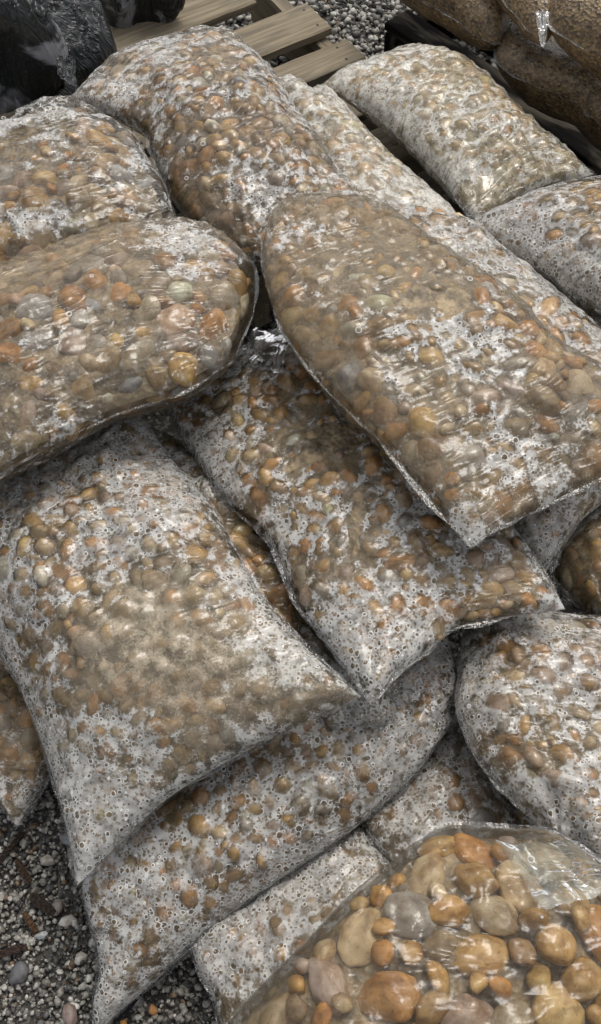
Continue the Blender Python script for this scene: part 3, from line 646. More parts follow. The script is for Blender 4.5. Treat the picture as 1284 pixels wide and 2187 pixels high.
    # smooth a touch so that contact rims are not faceted
    a = Ff.copy(); a[1:-1, 1:-1] = .5 * Ff[1:-1, 1:-1] + .125 * (Ff[:-2, 1:-1] + Ff[2:, 1:-1] + Ff[1:-1, :-2] + Ff[1:-1, 2:]); Ff = np.maximum(a, P + .0005 * edge)
    gap = Ff - P + p['stand']
    gap[~ok] = 0.006
    for (pt, R, rd, tone, i, j, var) in placed:
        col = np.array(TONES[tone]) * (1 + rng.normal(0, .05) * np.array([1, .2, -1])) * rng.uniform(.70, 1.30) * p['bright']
        PEBBLES.append((pt, R, rd, tone, tuple(np.clip(col, 0, .66)), var, key, S[i, j], T[i, j], sgn))
    return Ff, gap

BASEP = dict(size=(.0105, .033), bias=.72, pack=.72, tones=TN, tw=(6, 5, 4, 1.6, .8, 3, 1.6, .9), bright=1.0, slack=.80, drape=9, fold=.0024,
             sz=1.0, fog=.5, haze=.15, hazecol=(.34, .26, .16), wrinkle=.25, fogb=(), hazeb=(), wrb=(), res=.0042, pleat=.010, stand=0)

def build_bag(key, label, cat='bag', group='clear bags of river pebbles', **kw):
    p = dict(BASEP); p.update(kw); tt, tb = BAG_T[key]
    p['seed'] = sum(map(ord, key)) % 97
    p['both'] = {1: (tt + tb) / tt, -1: (tt + tb) / tb}
    rng = np.random.default_rng(p['seed'] * 7 + 5)
    E = edges_of(key)
    for e_ in E:
        e_[1:-1] += rng.normal(0, .0035, e_[1:-1].shape)
    Cl = coons(E, 12, 12)
    wlen = np.linalg.norm(np.diff(Cl[6], axis=0), axis=1).sum(); hlen = np.linalg.norm(np.diff(Cl[:, 6], axis=0), axis=1).sum()
    n = int(wlen / p['res']) + 3; m = int(hlen / p['res']) + 3
    C = coons(E, n, m); N, e1, e2 = frame_of(C)
    S, T = np.meshgrid(np.linspace(0, 1, n), np.linspace(0, 1, m))
    D0 = dome(n, m)
    lump = .76 + .48 * vnoise(S * wlen, T * hlen, 8, p['seed'], 2)
    Dt, Db = D0 * tt * lump, D0 * tb * lump
    root = empty('pebble_bag', tuple(C[m // 2, n // 2] - N * tb))
    tag(root, label, cat, group)
    Ft, gt = lay_side(key, C, N, e1, e2, Dt, S, T, 1, p, rng)
    Fb, gb = lay_side(key, C, N, e1, e2, Db, S, T, -1, p, rng)
    V = np.vstack([(C + N * Ft[..., None]).reshape(-1, 3), (C - N * Fb[..., None]).reshape(-1, 3)])
    O = C[m // 2, n // 2]
    U = (C - O) @ e1; Vv = (C - O) @ e2
    # arc-like uv so that beads keep their size on the steep flanks
    def arcuv(Fh):
        return np.stack([S * wlen, T * hlen], -1)
    uvt = arcuv(Dt); uvb = arcuv(Db) + 3.7
    uv = np.vstack([uvt.reshape(-1, 2), uvb.reshape(-1, 2)]) + p['seed'] * .37
    fog = p['fog'] + gauss_blob(S, T, p['fogb']); haze = np.clip(p['haze'] + gauss_blob(S, T, p['hazeb']), 0, .95)
    wr = np.clip(p['wrinkle'] + gauss_blob(S, T, p['wrb']), 0, 1.5)
    # empty film at the corners gathers drops
    fog_t = fog + np.clip(1 - Dt / .02, 0, 1) * .08
    attrs = dict(gap=np.r_[gt.ravel(), gb.ravel()], fog=np.r_[fog_t.ravel(), (fog - .08).ravel()],
                 haze=np.r_[haze.ravel(), (haze + .05).ravel()], wrinkle=np.r_[wr.ravel(), wr.ravel()])
    hc = np.tile(np.array(p['hazecol']), (len(V), 1))
    Fc = np.vstack([grid_faces(m, n, 0, True), grid_faces(m, n, m * n)])
    film = link('plastic_film', mesh_np('plastic_film', V, Fc, True, attrs, {'hazecol': hc}, uv), M_FILM, root)
    # occlusion soup
    st = 4
    sub = lambda G: G[::st, ::st]
    for G in (C + N * Dt[..., None], C - N * Db[..., None]):
        g = sub(G); o = sum(len(v) for v in BVH_V)
        BVH_V.append(g.reshape(-1, 3)); f = grid_faces(g.shape[0], g.shape[1], o); BVH_F.append(f); BVH_OWNER.extend([key] * len(f))
    # grit and murk between the stones, one closed body
    ns, ms = max(n // 3, 8), max(m // 3, 8)
    Cc = coons(E, ns * 2, ms * 2)
    s_ = np.linspace(0, 1, ns * 2)[None]; t_ = np.linspace(0, 1, ms * 2)[:, None]
    mid = Cc.mean((0, 1)); Cc = mid + (Cc - mid) * .93
    dd = dome(ns * 2, ms * 2)
    nz = vnoise(s_ * wlen + 0 * t_, t_ * hlen + 0 * s_, 45, p['seed'] + 5, 2)
    ct = np.maximum(dd * tt * .93 - p['corein'] * (.6 + .8 * nz), dd * tt * .5) if 'corein' in p else np.maximum(dd * tt * .95 - .011 * (.6 + .8 * nz), dd * tt * .5)
    cb = np.maximum(dd * tb * .95 - .011 * (.6 + .8 * nz), dd * tb * .5)
    Vc = np.vstack([(Cc + N * ct[..., None]).reshape(-1, 3), (Cc - N * cb[..., None]).reshape(-1, 3)])
    k2 = 4 * ns * ms
    g = link('grit', mesh_np('grit', Vc, np.vstack([grid_faces(ms * 2, ns * 2, 0, True), grid_faces(ms * 2, ns * 2, k2)])), M_GRIT, root)
    tag(g, kind='stuff')
    # welded seam: a narrow crumpled strip all the way round
    seam(root, E, N, p)
    return root

def seam(root, E, N, p, width=.0055, mat=None):
    loop = np.vstack([crom(e, 60)[:-1] for e in E]); cen = loop.mean(0)
    k = len(loop)
    tan = np.roll(loop, -1, 0) - np.roll(loop, 1, 0); tan /= np.linalg.norm(tan, axis=1, keepdims=True)
    outw = np.cross(tan, N); outw *= np.sign(((loop - cen) * outw).sum(1))[:, None]
    outw /= np.linalg.norm(outw, axis=1, keepdims=True)
    arc = np.cumsum(np.linalg.norm(np.diff(loop, axis=0, append=loop[:1]), axis=1))
    x = arc; ph = p['seed']
    wv = (vnoise(x, x * 0, 45, ph, 2) - .5) * .008
    wd = width * np.clip(2.6 * vnoise(x, x * 0, 14, ph + 2, 3) - .55, .08, 2)
    rows = []
    for r in (-.25, .35, .7, 1.0):
        rows.append(loop + outw * (wd * r)[:, None] + N * (wv * max(r, 0))[:, None])
    V = np.vstack(rows)
    Fc = []
    for r in range(3):
        for i in range(k):
            j = (i + 1) % k; Fc.append((r * k + i, r * k + j, (r + 1) * k + j, (r + 1) * k + i))
    uv = np.vstack([np.c_[arc, np.full(k, r * .004)] for r in range(4)])
    link('seam', mesh_np('seam', V, Fc, True, uv=uv), mat or M_SEAM, root)

# ------------------------------------------------------------------ ground
gm = bpy.data.meshes.new('ground')
gx = np.linspace(-3, 3, 121); gy = np.linspace(-1.5, 6, 151)
GX, GY = np.meshgrid(gx, gy)
GZ = (vnoise(GX, GY, 5, 2, 3) - .5) * .012
ground = link('ground', mesh_np('ground', np.stack([GX, GY, GZ], -1).reshape(-1, 3), grid_faces(151, 121)), M_SOIL)
tag(ground, kind='structure')
far = link('terrain', mesh_np('terrain', [(-60, -60, -.03), (60, -60, -.03), (60, 60, -.03), (-60, 60, -.03)], [(0, 1, 2, 3)], False), M_SOIL)
tag(far, kind='structure')

# ------------------------------------------------------------------ the pebble bags
BAGS = {}
def bag(*a, **k): BAGS[a[0]] = build_bag(*a, **k)
bag('A1', 'clear bag of brown pebbles beside the wooden pallet, white beads scattered across its crown', fog=0.62, haze=.20, size=(.010, .027), tw=(5, 5, 3, 2, 1.5, 3, 3, .5),
    fogb=((.4, .2, .3, .2, .18), (.95, .5, .25, .5, .12)), wrinkle=.45, fold=.003, bright=.95)
bag('A2', 'creased clear bag of mixed pebbles at the left edge below the black bags', fog=.48, haze=.10, size=(.014, .036), wrinkle=.38, fold=.0045,
    tw=(5, 4, 4, 3, 3, 2.5, 2, 1), drape=20, fogb=((.8, .3, .15, .3, .18),), slack=.92)
bag('A3', 'clear bag with stretched creases over large grey and pinkish stones, left of the middle', fog=.32, haze=.07, size=(.015, .038), wrinkle=.38, fold=.0035,
    tw=(5, 5, 4, 3, 4, 2, 1.5, 1.5), drape=20, fogb=((.82, .3, .12, .35, .34), (.3, .95, .5, .06, .3)), hazeb=((.4, .12, .6, .2, .38),), bright=1.0, slack=.92)
bag('A4', 'large clear bag topping the heap, muddy at its upper end and beaded lower down', fog=.42, haze=.24, wrinkle=.18, fold=.0025,
    fogb=((.52, .62, .16, .2, .36), (.85, .5, .12, .5, .12), (.5, .02, .5, .03, .45), (.3, .9, .15, .1, .22)), hazeb=((.45, .25, .5, .25, .28), (.5, .98, .6, .1, .2)), wrb=((.5, .95, .5, .15, .35),), hazecol=(.24, .185, .115))
bag('A5', 'clear bag almost covered in fine beads, showing along the right side of the muddy bag', fog=0.84, haze=.22, size=(.0112, .034))
bag('A6', 'pale misted bag lying between two bags below the pallet boards', fog=0.84, haze=.50, hazecol=(.50, .44, .32), size=(.0112, .034), wrinkle=.3, bright=1.15)
bag('A7', 'pale misted bag at the upper right with creases gathered at its lower end', fog=0.80, haze=.44, hazecol=(.50, .43, .29), size=(.010, .024), wrinkle=.4, fold=.003,
    wrb=((.5, .9, .6, .18, .9),), fogb=((.5, .9, .6, .2, -.25),), bright=1.15)
bag('A8', 'misted bag at the right edge with its pointed corner towards the middle', fog=0.84, haze=.20, size=(.011, .026), wrinkle=.4)
bag('A9', 'long clear bag mid heap with a beaded lower corner, partly under the muddy bag', fog=0.66, haze=.18, size=(.010, .027), wrinkle=.3,
    fogb=((.6, .78, .25, .2, .16), (.45, .35, .3, .2, .06), (.95, .8, .1, .3, -.15)), tw=(5, 6, 3, 2, 1, 3, 2, .4))
bag('A10', 'wide clear bag at the lower left, foamy above and muddy grey across its middle', fog=0.84, haze=.20, size=(.010, .025), wrinkle=.3,
    fogb=((.60, .64, .28, .16, -.60), (.35, .25, .5, .25, .08), (.1, .95, .2, .08, .1), (.75, .9, .3, .2, -.25)), stand=.0012, hazeb=((.56, .66, .27, .13, .62), (.80, .80, .2, .12, .3), (.7, .9, .5, .12, .22)), hazecol=(.33, .28, .20))
bag('A11', 'small end of a clear bag reaching the gravel at the left edge', fog=.50, haze=.26, size=(.010, .026))
bag('A12', 'long clear bag sloping under two others, its bright crumpled seam along the lower side', fog=0.80, haze=.18, size=(.010, .023), wrinkle=.35, fold=.002,
    fogb=((.5, .5, .4, .35, .06), (.92, .2, .12, .3, -.08)), wrb=((.5, 1., .7, .12, .8),), stand=.0010)
bag('A13', 'plump clear bag at the right below the pointed corner of the long bag', fog=0.72, haze=.26, size=(.010, .026), wrinkle=.45, fold=.003, tw=(4, 4, 4, 5, 2, 2, 2, 1))
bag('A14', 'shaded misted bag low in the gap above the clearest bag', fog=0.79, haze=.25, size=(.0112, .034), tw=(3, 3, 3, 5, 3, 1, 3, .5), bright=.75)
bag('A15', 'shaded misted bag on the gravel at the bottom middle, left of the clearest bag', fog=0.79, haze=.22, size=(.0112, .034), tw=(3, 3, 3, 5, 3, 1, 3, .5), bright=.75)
bag('A16', 'clearest bag, at the bottom right, showing large golden brown stones through slack film', fog=.10, haze=.06, size=(.013, .039), bias=.8, wrinkle=.10, fold=.006,
    drape=30, slack=.90, bright=.92, tw=(9, 2.2, 7, 1.2, .25, 3.0, 1.0, .6), hazeb=((.95, .05, .2, .15, .30),), wrb=((.85, .25, .2, .25, .2),), close=True, corein=.03, pack=.74)
bag('A17', 'clear bag end hanging down behind the muddy bag at the right', fog=0.75, haze=.24, size=(.010, .024))
bag('A18', 'rounded brown bag end at the right edge above the plump bag', fog=.48, haze=.30, size=(.010, .024), hazecol=(.26, .2, .12))
bag('A19', 'misted bag deep in the gap between the wide bag and the long bag', fog=.58, haze=.22, size=(.010, .026))
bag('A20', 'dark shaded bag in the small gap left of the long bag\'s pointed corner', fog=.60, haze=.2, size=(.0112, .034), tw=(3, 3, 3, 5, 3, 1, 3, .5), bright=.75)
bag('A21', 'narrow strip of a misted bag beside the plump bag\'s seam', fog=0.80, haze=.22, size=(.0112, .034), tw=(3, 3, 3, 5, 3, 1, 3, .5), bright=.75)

# ------------------------------------------------------------------ other filled sacks
def sack(key, name, label, cat, group, mat, relief=(.004, 20), crease=.0, uvs=1.0, seam_on=True, lump_hz=7, seam_mat=None):
    tt, tb = BAG_T[key]; seed = sum(map(ord, key)) % 97
    E = edges_of(key); Cl = coons(E, 12, 12)
    wl_, hl_ = np.linalg.norm(np.diff(Cl[6], axis=0), axis=1).sum(), np.linalg.norm(np.diff(Cl[:, 6], axis=0), axis=1).sum()
    n, m = int(wl_ / .004) + 3, int(hl_ / .004) + 3
    C = coons(E, n, m); N, e1, e2 = frame_of(C)
    S, T = np.meshgrid(np.linspace(0, 1, n), np.linspace(0, 1, m)); D = dome(n, m, 2.4, .6)
    O = C[m // 2, n // 2]; U = (C - O) @ e1; W_ = (C - O) @ e2
    V, UV, soup = [], [], []
    for sg, th in ((1, tt), (-1, tb)):
        h = D * th * (.86 + .28 * vnoise(U, W_, lump_hz, seed + sg, 2)) + (vnoise(U, W_, relief[1], seed + 4 + sg, 3) - .5) * relief[0] * np.minimum(1, D * 3)
        if crease:
            r1 = (1 - np.abs(2 * vnoise(U + .5 * W_, W_ * 3 - U, 9, seed + 9, 2) - 1)) ** 4
            r2 = (1 - np.abs(2 * vnoise(U * 3 + W_, W_ - U, 12, seed + 12, 2) - 1)) ** 5
            h += (r1 + r2) * crease * np.minimum(1, D * 2)
        P = C + N * (sg * h)[..., None]; V.append(P.reshape(-1, 3)); soup.append(P)
        dw = np.sqrt(np.diff(W_, axis=0, prepend=W_[:1]) ** 2 + np.diff(D * th, axis=0, prepend=D[:1] * th) ** 2)
        dq = np.sqrt(np.diff(U, axis=1, prepend=U[:, :1]) ** 2 + np.diff(D * th, axis=1, prepend=D[:, :1] * th) ** 2)
        UV.append(np.stack([np.cumsum(dq, 1) + seed * .3 + sg, np.cumsum(dw, 0)], -1).reshape(-1, 2) * uvs)
    root = empty(name, tuple(C[m // 2, n // 2] - N * tb)); tag(root, label, cat, group)
    link('film', mesh_np('film', np.vstack(V), np.vstack([grid_faces(m, n, 0, True), grid_faces(m, n, m * n)]), True, uv=np.vstack(UV)), mat, root)
    for P in soup:
        g = P[::4, ::4]; o = sum(len(v) for v in BVH_V); BVH_V.append(g.reshape(-1, 3)); f = grid_faces(g.shape[0], g.shape[1], o); BVH_F.append(f); BVH_OWNER.extend([key] * len(f))
    if seam_on: seam(root, E, N, dict(seed=seed), .0055, seam_mat)
    return root

gW = 'bags of brown wood pellets at the upper right'
sack('W1', 'pellet_bag', 'brown pellet bag at the top edge with its rounded silvery corner pointing right', 'bag', gW, M_CHIPS, (.005, 24), .002, seam_mat=M_SEAM_PALE, lump_hz=9)
sack('W2', 'pellet_bag', 'lowest brown pellet bag at the right edge with a pale seam line along its side', 'bag', gW, M_CHIPS, (.005, 24), .002, seam_mat=M_SEAM_PALE, lump_hz=9)
sack('W3', 'pellet_bag', 'brown pellet bag at the top edge whose shiny film tip hangs down between its neighbours', 'bag', gW, M_CHIPS, (.005, 24), .002, seam_mat=M_SEAM_PALE, lump_hz=9)
sack('W4', 'pellet_bag', 'uppermost brown pellet bag in the top right corner', 'bag', gW, M_CHIPS, (.005, 24), .002, seam_mat=M_SEAM_PALE, lump_hz=9)
gK = 'black plastic bags at the upper left'
sack('K1', 'black_bag', 'glossy black bag at the left edge with grey dusty patches and a gathered end', 'bag', gK, M_BLACK_D, (.022, 11), .028, seam_on=False)
sack('K2', 'black_bag', 'dull black bag standing against the end of the pallet boards', 'bag', gK, M_BLACK, (.016, 14), .016, seam_on=False)
sack('K3', 'black_bag', 'flat dark bag squeezed under the glossy black bag', 'bag', gK, M_BLACK, (.008, 16), .008, seam_on=False)
sack('K4', 'black_bag', 'crumpled black bag with a pale tied top at the top edge of the photo', 'bag', gK, M_BLACK_D, (.012, 20), .020, seam_on=False)

# ------------------------------------------------------------------ boards
def board_mesh(lx, ly, lz, seed, nx=24):
    """a sawn board with worn edges and slight bow; local x along the grain"""
    r = random.Random(seed)
    xs = np.linspace(0, lx, nx); prof = [(-.5, -.5), (.5, -.5), (.5, .38), (.46, .5), (-.46, .5), (-.5, .38)]
    V = []
    for x in xs:
        b = .003 * math.sin(x * 3 + seed); c = .0018 * noise.noise(Vector((x * 9, seed, 0)))
        for (a, h) in prof:
            V.append((x + .003 * noise.noise(Vector((a * 9, h * 5, seed))) * (x > lx * .5), a * ly + c * (1 if a > 0 else -1) + .0015 * noise.noise(Vector((x * 30, a, seed))), h * lz + b))
    Fq = []
    for i in range(nx - 1):
        for k in range(6):
            a, c = i * 6 + k, i * 6 + (k + 1) % 6; Fq.append((a, c, c + 6, a + 6))
    me = bpy.data.meshes.new('board')
    e = (nx - 1) * 6
    me.from_pydata(V, [], Fq + [(5, 4, 3, 2, 1, 0), tuple(range(e, e + 6))])
    me.update(); return me

def nail_mesh():
    ang = [i * math.pi / 4 for i in range(8)]
    V = [(.0038 * math.cos(a), .0038 * math.sin(a), -.004) for a in ang] + [(.0038 * math.cos(a), .0038 * math.sin(a), 0) for a in ang] + [(0, 0, .0006)]
    me = bpy.data.meshes.new('nail'); me.from_pydata(V, [], [(i, (i + 1) % 8, 8 + (i + 1) % 8, 8 + i) for i in range(8)] + [(8 + i, 8 + (i + 1) % 8, 16) for i in range(8)])
    t = NT('rusty_steel'); b = t.node('ShaderNodeBsdfPrincipled', Roughness=.5, Metallic=.6); t.put(b.inputs['Base Color'], (.05, .035, .025)); me.materials.append(t.out(b.outputs[0]))
    return me
NAIL = nail_mesh()
PU = np.array([.843, .538]); PN = np.array([-.538, .843])
def pallet(name, label, boards, z, a0, a1, mat, c0, c1, group=None, thick=.02, bearers=3, ang=None, cat='pallet'):
    pu, pn = (PU, PN) if ang is None else (np.array([math.cos(ang), math.sin(ang)]), np.array([-math.sin(ang), math.cos(ang)]))
    A = math.atan2(pu[1], pu[0])
    o0 = pu * (a0 + a1) / 2 + pn * (c0 + c1) / 2
    root = empty(name, (o0[0], o0[1], 0)); tag(root, label, cat, group)
    for i, (c, w, da) in enumerate(boards):
        me = board_mesh(a1 - a0 + da, w, thick, i + 3); me.materials.append(mat)
        ob = link('board', me, None, root); p = pu * a0 + pn * c
        ob.rotation_euler = (0, 0, A); ob.location = (p[0], p[1], z - thick / 2)
        if mat is M_WOOD:
            for k in range(bearers):
                for q in (-.28, .28):
                    na = bpy.data.objects.new('nail', NAIL); COL.objects.link(na); na.parent = ob
                    na.location = (.03 - (a0 - a0) + (a1 - a0 - .06) * k / (bearers - 1) + .012 * math.sin(i * 5 + k + q), q * w, thick / 2 + .0035)
    for k in range(bearers):
        a = a0 + .03 + (a1 - a0 - .06) * k / (bearers - 1)
        me = board_mesh(c1 - c0, .038, z - thick - .014, 20 + k); me.materials.append(M_WOOD_D if mat is M_WOOD_D else mat)
        ob = link('bearer', me, None, root); p = pu * a + pn * c0
        ob.rotation_euler = (0, 0, A + math.pi / 2); ob.location = (p[0], p[1], (z - thick) / 2 + .006)
    return root
pallet('wooden_pallet', 'weathered wooden pallet of pale boards behind the highest bag', [(2.13, .128, -.10), (1.93, .126, 0), (1.768, .088, .005), (1.60, .09, 0), (1.44, .12, 0), (1.28, .09, 0)],
       .16, .10, 1.285, M_WOOD, 1.24, 2.19)
# dark pallet carrying the pellet bags: rails run down to the right
pallet('wooden_pallet', 'near-black slatted pallet under the brown pellet bags', [(c, .085, 0) for c in (1.74, 1.87, 2.0, 2.13, 2.26, 2.39)],
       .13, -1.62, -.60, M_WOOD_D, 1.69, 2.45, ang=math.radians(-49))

# ------------------------------------------------------------------ which stones can be seen, from here and from a step aside
SV = np.vstack(BVH_V); SF = np.vstack(BVH_F)
BVH = BVHTree.FromPolygons([Vector(v) for v in SV.tolist()], SF.tolist())
EYES = [Vector((0, 0, CAM_H)), Vector((-.45, .05, CAM_H)), Vector((.45, .05, CAM_H)), Vector((0, .35, CAM_H + .15))]
def seen(pt, eye, key, rad):
    v = Vector(pt) - eye; d = v.length
    hit, nrm_, idx, dist = BVH.ray_cast(eye, v.normalized())
    return hit is None or dist > d - rad * 2.2 - .02 or (BVH_OWNER[idx] == key and dist > d - .07)

front, side = [], []
for q in PEBBLES:
    pt, R, rd = q[0], q[1], q[2]
    v0 = [seen(pt, e, q[6], rd[0]) for e in EYES]
    if v0[0]:
        x, y = ndc(pt); inside = abs(x) < 1.02 and abs(y) < 1.02
        front.append((rd[0] * rd[1] / ((pt - CAMP) @ (pt - CAMP)) if inside else 0, q))
    elif any(v0[1:]): side.append(q)
front.sort(key=lambda a: -a[0])
singles = [q for a, q in front[:300]]
rest = [q for a, q in front[300:]]
BOX = {}
for q in singles + rest:
    x, y = ndc(q[0]); b_ = BOX.setdefault(q[6], [9, 9, -9, -9]); b_[0] = min(b_[0], max(x, -1)); b_[1] = min(b_[1], max(y, -1)); b_[2] = max(b_[2], min(x, 1)); b_[3] = max(b_[3], min(y, 1))
WHERE = {'A1': 'the highest bag beside the pallet', 'A2': 'the creased bag at the left edge', 'A3': 'the bag of large grey and pinkish stones', 'A4': 'the muddy topped bag at the middle right',
         'A5': 'the finely beaded bag behind the muddy one', 'A6': 'the pale misted bag under the pallet boards', 'A7': 'the pale misted bag at the upper right', 'A8': 'the misted bag at the right edge',
         'A9': 'the long bag in the middle', 'A10': 'the wide foamy bag at the lower left', 'A11': 'the small bag end at the left edge', 'A12': 'the long bag with the bright seam', 'A13': 'the plump bag at the right',
         'A14': 'the shaded bag above the clearest bag', 'A15': 'the shaded bag left of the clearest bag', 'A16': 'the clearest bag at the bottom right', 'A17': 'the hanging bag end at the right',
         'A18': 'the rounded brown bag end', 'A19': 'the bag deep in the left gap', 'A20': 'the dark bag in the small gap', 'A21': 'the narrow strip of bag'}
SHM = {}
def shape_mesh(close, var):
    k_ = (close, var)
    if k_ not in SHM:
        V, Fc = (CLOSE[var], ICO[4][1]) if close else (SHAPES[3][var], ICO[3][1])
        SHM[k_] = mesh_np('pebble', V, Fc); SHM[k_].materials.append(M_STONE_OB)
    return SHM[k_]
for (pt, R, rd, tone, col, var, key, s_, t_, sg) in singles:
    close = key == 'A16'
    o = bpy.data.objects.new('pebble', shape_mesh(close, var % (10 if close else 14))); COL.objects.link(o)
    M = Matrix(np.vstack([np.c_[R * rd, pt], [0, 0, 0, 1]]).tolist()); o.matrix_world = M
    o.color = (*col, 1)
    x, y = ndc(pt); b_ = BOX[key]; fx = (x - b_[0]) / max(b_[2] - b_[0], .01); fy = (y - b_[1]) / max(b_[3] - b_[1], .01)
    vw = ('lowest', 'lower', 'middle', 'upper', 'topmost')[min(int(fy * 5), 4)]; hw = ('far left', 'left', 'centre', 'right', 'far right')[min(max(int(fx * 5), 0), 4)]
    sz = 'large' if rd[0] > .029 else 'medium' if rd[0] > .019 else 'small'
    tag(o, f'{sz} {tone} pebble, {vw} {hw} of {WHERE[key]}', 'pebble', 'pebbles inside ' + WHERE[key])
for key in WHERE:
    it = [q for q in rest if q[6] == key]
    big = [(q[0], q[1], q[2], q[4], q[5]) for q in it]
    if big:
        o = link('pebbles', join_stones(big, SHAPES[2], ICO[2][1], 'pebbles'), M_STONE)
        tag(o, 'small pebbles filling ' + WHERE[key], 'pebbles', None, 'stuff')
    sd = [(q[0], q[1], q[2], q[4], q[5]) for q in side if q[6] == key]
    if sd:
        o = link('pebbles', join_stones(sd, SHAPES[1], ICO[1][1], 'pebbles'), M_STONE)
        tag(o, 'more pebbles on the flanks of ' + WHERE[key], 'pebbles', None, 'stuff')

# ------------------------------------------------------------------ gravel
def scatter(x0, x1, y0, y1, n, rlo, rhi, cols, w, zf, seed, level, mg=.25):
    rg = np.random.default_rng(seed); it = []
    cw = np.array(w, float); cw /= cw.sum()
    for _ in range(n):
        x, y = rg.uniform(x0, x1), rg.uniform(y0, y1); r = rlo * (rhi / rlo) ** (rg.random() ** 2.2)
        z = zf * rg.random() + r * .35
        p = np.array([x, y, z])
        if not in_view(p, mg): continue
        if not any(seen(p, e, '', 0.0) for e in EYES[:3]): continue
        c = np.array(cols[rg.choice(len(cols), p=cw)]) * rg.uniform(.75, 1.45)
        nrm_ = np.array([rg.normal(0, .5), rg.normal(0, .5), 1.0])
        it.append((p, axes_frame(nrm_, rg.uniform(0, 6.28)), np.array([r, r * rg.uniform(.65, .95), r * rg.uniform(.45, .8)]), np.clip(c, 0, .6), int(rg.integers(16 if level < 3 else 14))))
    return join_stones(it, ANG[level], ICO[level][1], 'gravel', False)
GC = [(.30, .29, .26), (.20, .19, .17), (.05, .048, .045), (.42, .41, .38), (.16, .11, .07), (.10, .10, .10)]
M_GRAVEL = M_STONE_G = None
def gravel_material():
    t = NT('gravel_stone')
    pos = t.node('ShaderNodeNewGeometry').outputs['Position']
    n = t.noise(pos, 320, 3, 0.65)
    c = t.mixc(t.step(n, 0.35, 0.7), t.attr('tone', 'Color'), t.mixc(1.0, t.attr('tone', 'Color'), (0.5, 0.47, 0.43), 'MULTIPLY'))
    b = t.node('ShaderNodeBsdfPrincipled', Roughness=0.6)
    t.put(b.inputs['Base Color'], c); t.put(b.inputs['Normal'], t.bump(n, 0.5, 0.001))
    return t.out(b.outputs[0])
M_GRAVEL = gravel_material()
g1 = link('gravel', scatter(-.72, .30, -.05, .85, 30000, .0020, .0080, GC, (4, 3, 3, 2, 1.2, 2), .008, 5, 1), M_GRAVEL)
tag(g1, 'dark damp gravel and bark crumbs under the lower left bags', 'gravel', None, 'stuff')
g1b = link('gravel', scatter(-.72, .30, -.05, .85, 4200, .0035, .0095, GC, (4, 3, 1, 3, .6, 1), .010, 15, 2), M_GRAVEL)
tag(g1b, 'coarser pale stones among the dark gravel at the lower left', 'gravel', None, 'stuff')
g1c = link('gravel', scatter(-1.3, 1.1, -.1, 2.4, 26000, .004, .011, GC, (4, 3, 1.5, 3, .8, 1), .006, 25, 1, 1.2), M_GRAVEL)
tag(g1c, 'even grey gravel around the heap', 'gravel', None, 'stuff')
g2 = link('gravel', scatter(-.35, .60, 1.9, 3.1, 9000, .006, .016, GC, (4, 2, 1.4, 5, .5, 1), .012, 6, 1), M_GRAVEL)
tag(g2, 'coarse grey gravel beyond the end of the pale pallet', 'gravel', None, 'stuff')

# loose things on the gravel
def loose(name, label, cat, x, y, r3, col, var, rotz=0, group=None, lib=None):
    me = mesh_np(name, (lib or SHAPES[3])[var] if max(col) < .35 else stone_shape(3, 900 + var, .3, 8, (.5, .8), .95), ICO[3][1] if lib is None else ICO[4][1]); me.materials.append(M_STONE_OB)
    o = bpy.data.objects.new(name, me); COL.objects.link(o)
    o.location = (x, y, r3[2] * .8 + .006); o.scale = r3; o.rotation_euler = (0.1, .08, rotz); o.color = (*col, 1); tag(o, label, cat, group)
    return o
loose('loose_pebble', 'blue grey rounded pebble lying on the gravel beside the small bag end', 'pebble', -0.375, 0.327, (0.0142, 0.0208, 0.0117), (0.2, 0.21, 0.22), 3, 1.3, 'loose stones on the gravel')
loose('loose_pebble', 'tan speckled pebble lying on the gravel against the wide bag', 'pebble', -0.309, 0.285, (0.0198, 0.0296, 0.0148), (0.33, 0.27, 0.18), 5, 1.5, 'loose stones on the gravel')
loose('loose_pebble', 'pale flat stone on the gravel under the empty corner of the wide bag', 'pebble', -0.410, 0.291, (0.0142, 0.0108, 0.0083), (0.36, 0.34, 0.31), 2, 0.3, 'loose stones on the gravel')
loose('loose_pebble', 'whitish angular stone on the gravel halfway down the left side', 'pebble', -0.368, 0.202, (0.0140, 0.0115, 0.0091), (0.42, 0.41, 0.38), 7, 0.3, 'loose stones on the gravel')
loose('loose_pebble', 'small bluish white stone left of the whitish angular one', 'pebble', -0.405, 0.180, (0.0124, 0.0083, 0.0066), (0.42, 0.45, 0.45), 8, 0.1, 'loose stones on the gravel')
loose('loose_pebble', 'white rounded stone on the gravel near the pointed corner of the long bag', 'pebble', -0.339, 0.148, (0.0131, 0.0114, 0.0082), (0.46, 0.45, 0.43), 9, 0.5, 'loose stones on the gravel')
loose('loose_pebble', 'grey stone on the gravel between the two lowest bags', 'pebble', -0.249, 0.093, (0.0121, 0.0137, 0.0089), (0.24, 0.24, 0.22), 10, 0.9, 'loose stones on the gravel')
loose('loose_pebble', 'small orange stone on the gravel between the two lowest bags', 'pebble', -0.223, 0.077, (0.0072, 0.0089, 0.0056), (0.4, 0.2, 0.07), 11, 0.4, 'loose stones on the gravel')
loose('loose_pebble', 'bright orange stone at the very bottom edge of the photo', 'pebble', -0.267, 0.060, (0.0081, 0.0065, 0.0057), (0.5, 0.26, 0.05), 12, 0.4, 'loose stones on the gravel')
loose('loose_pebble', 'pinkish grey stone at the bottom edge left of the pointed corner', 'pebble', -0.347, 0.069, (0.0130, 0.0179, 0.0082), (0.22, 0.17, 0.15), 13, 0.3, 'loose stones on the gravel')
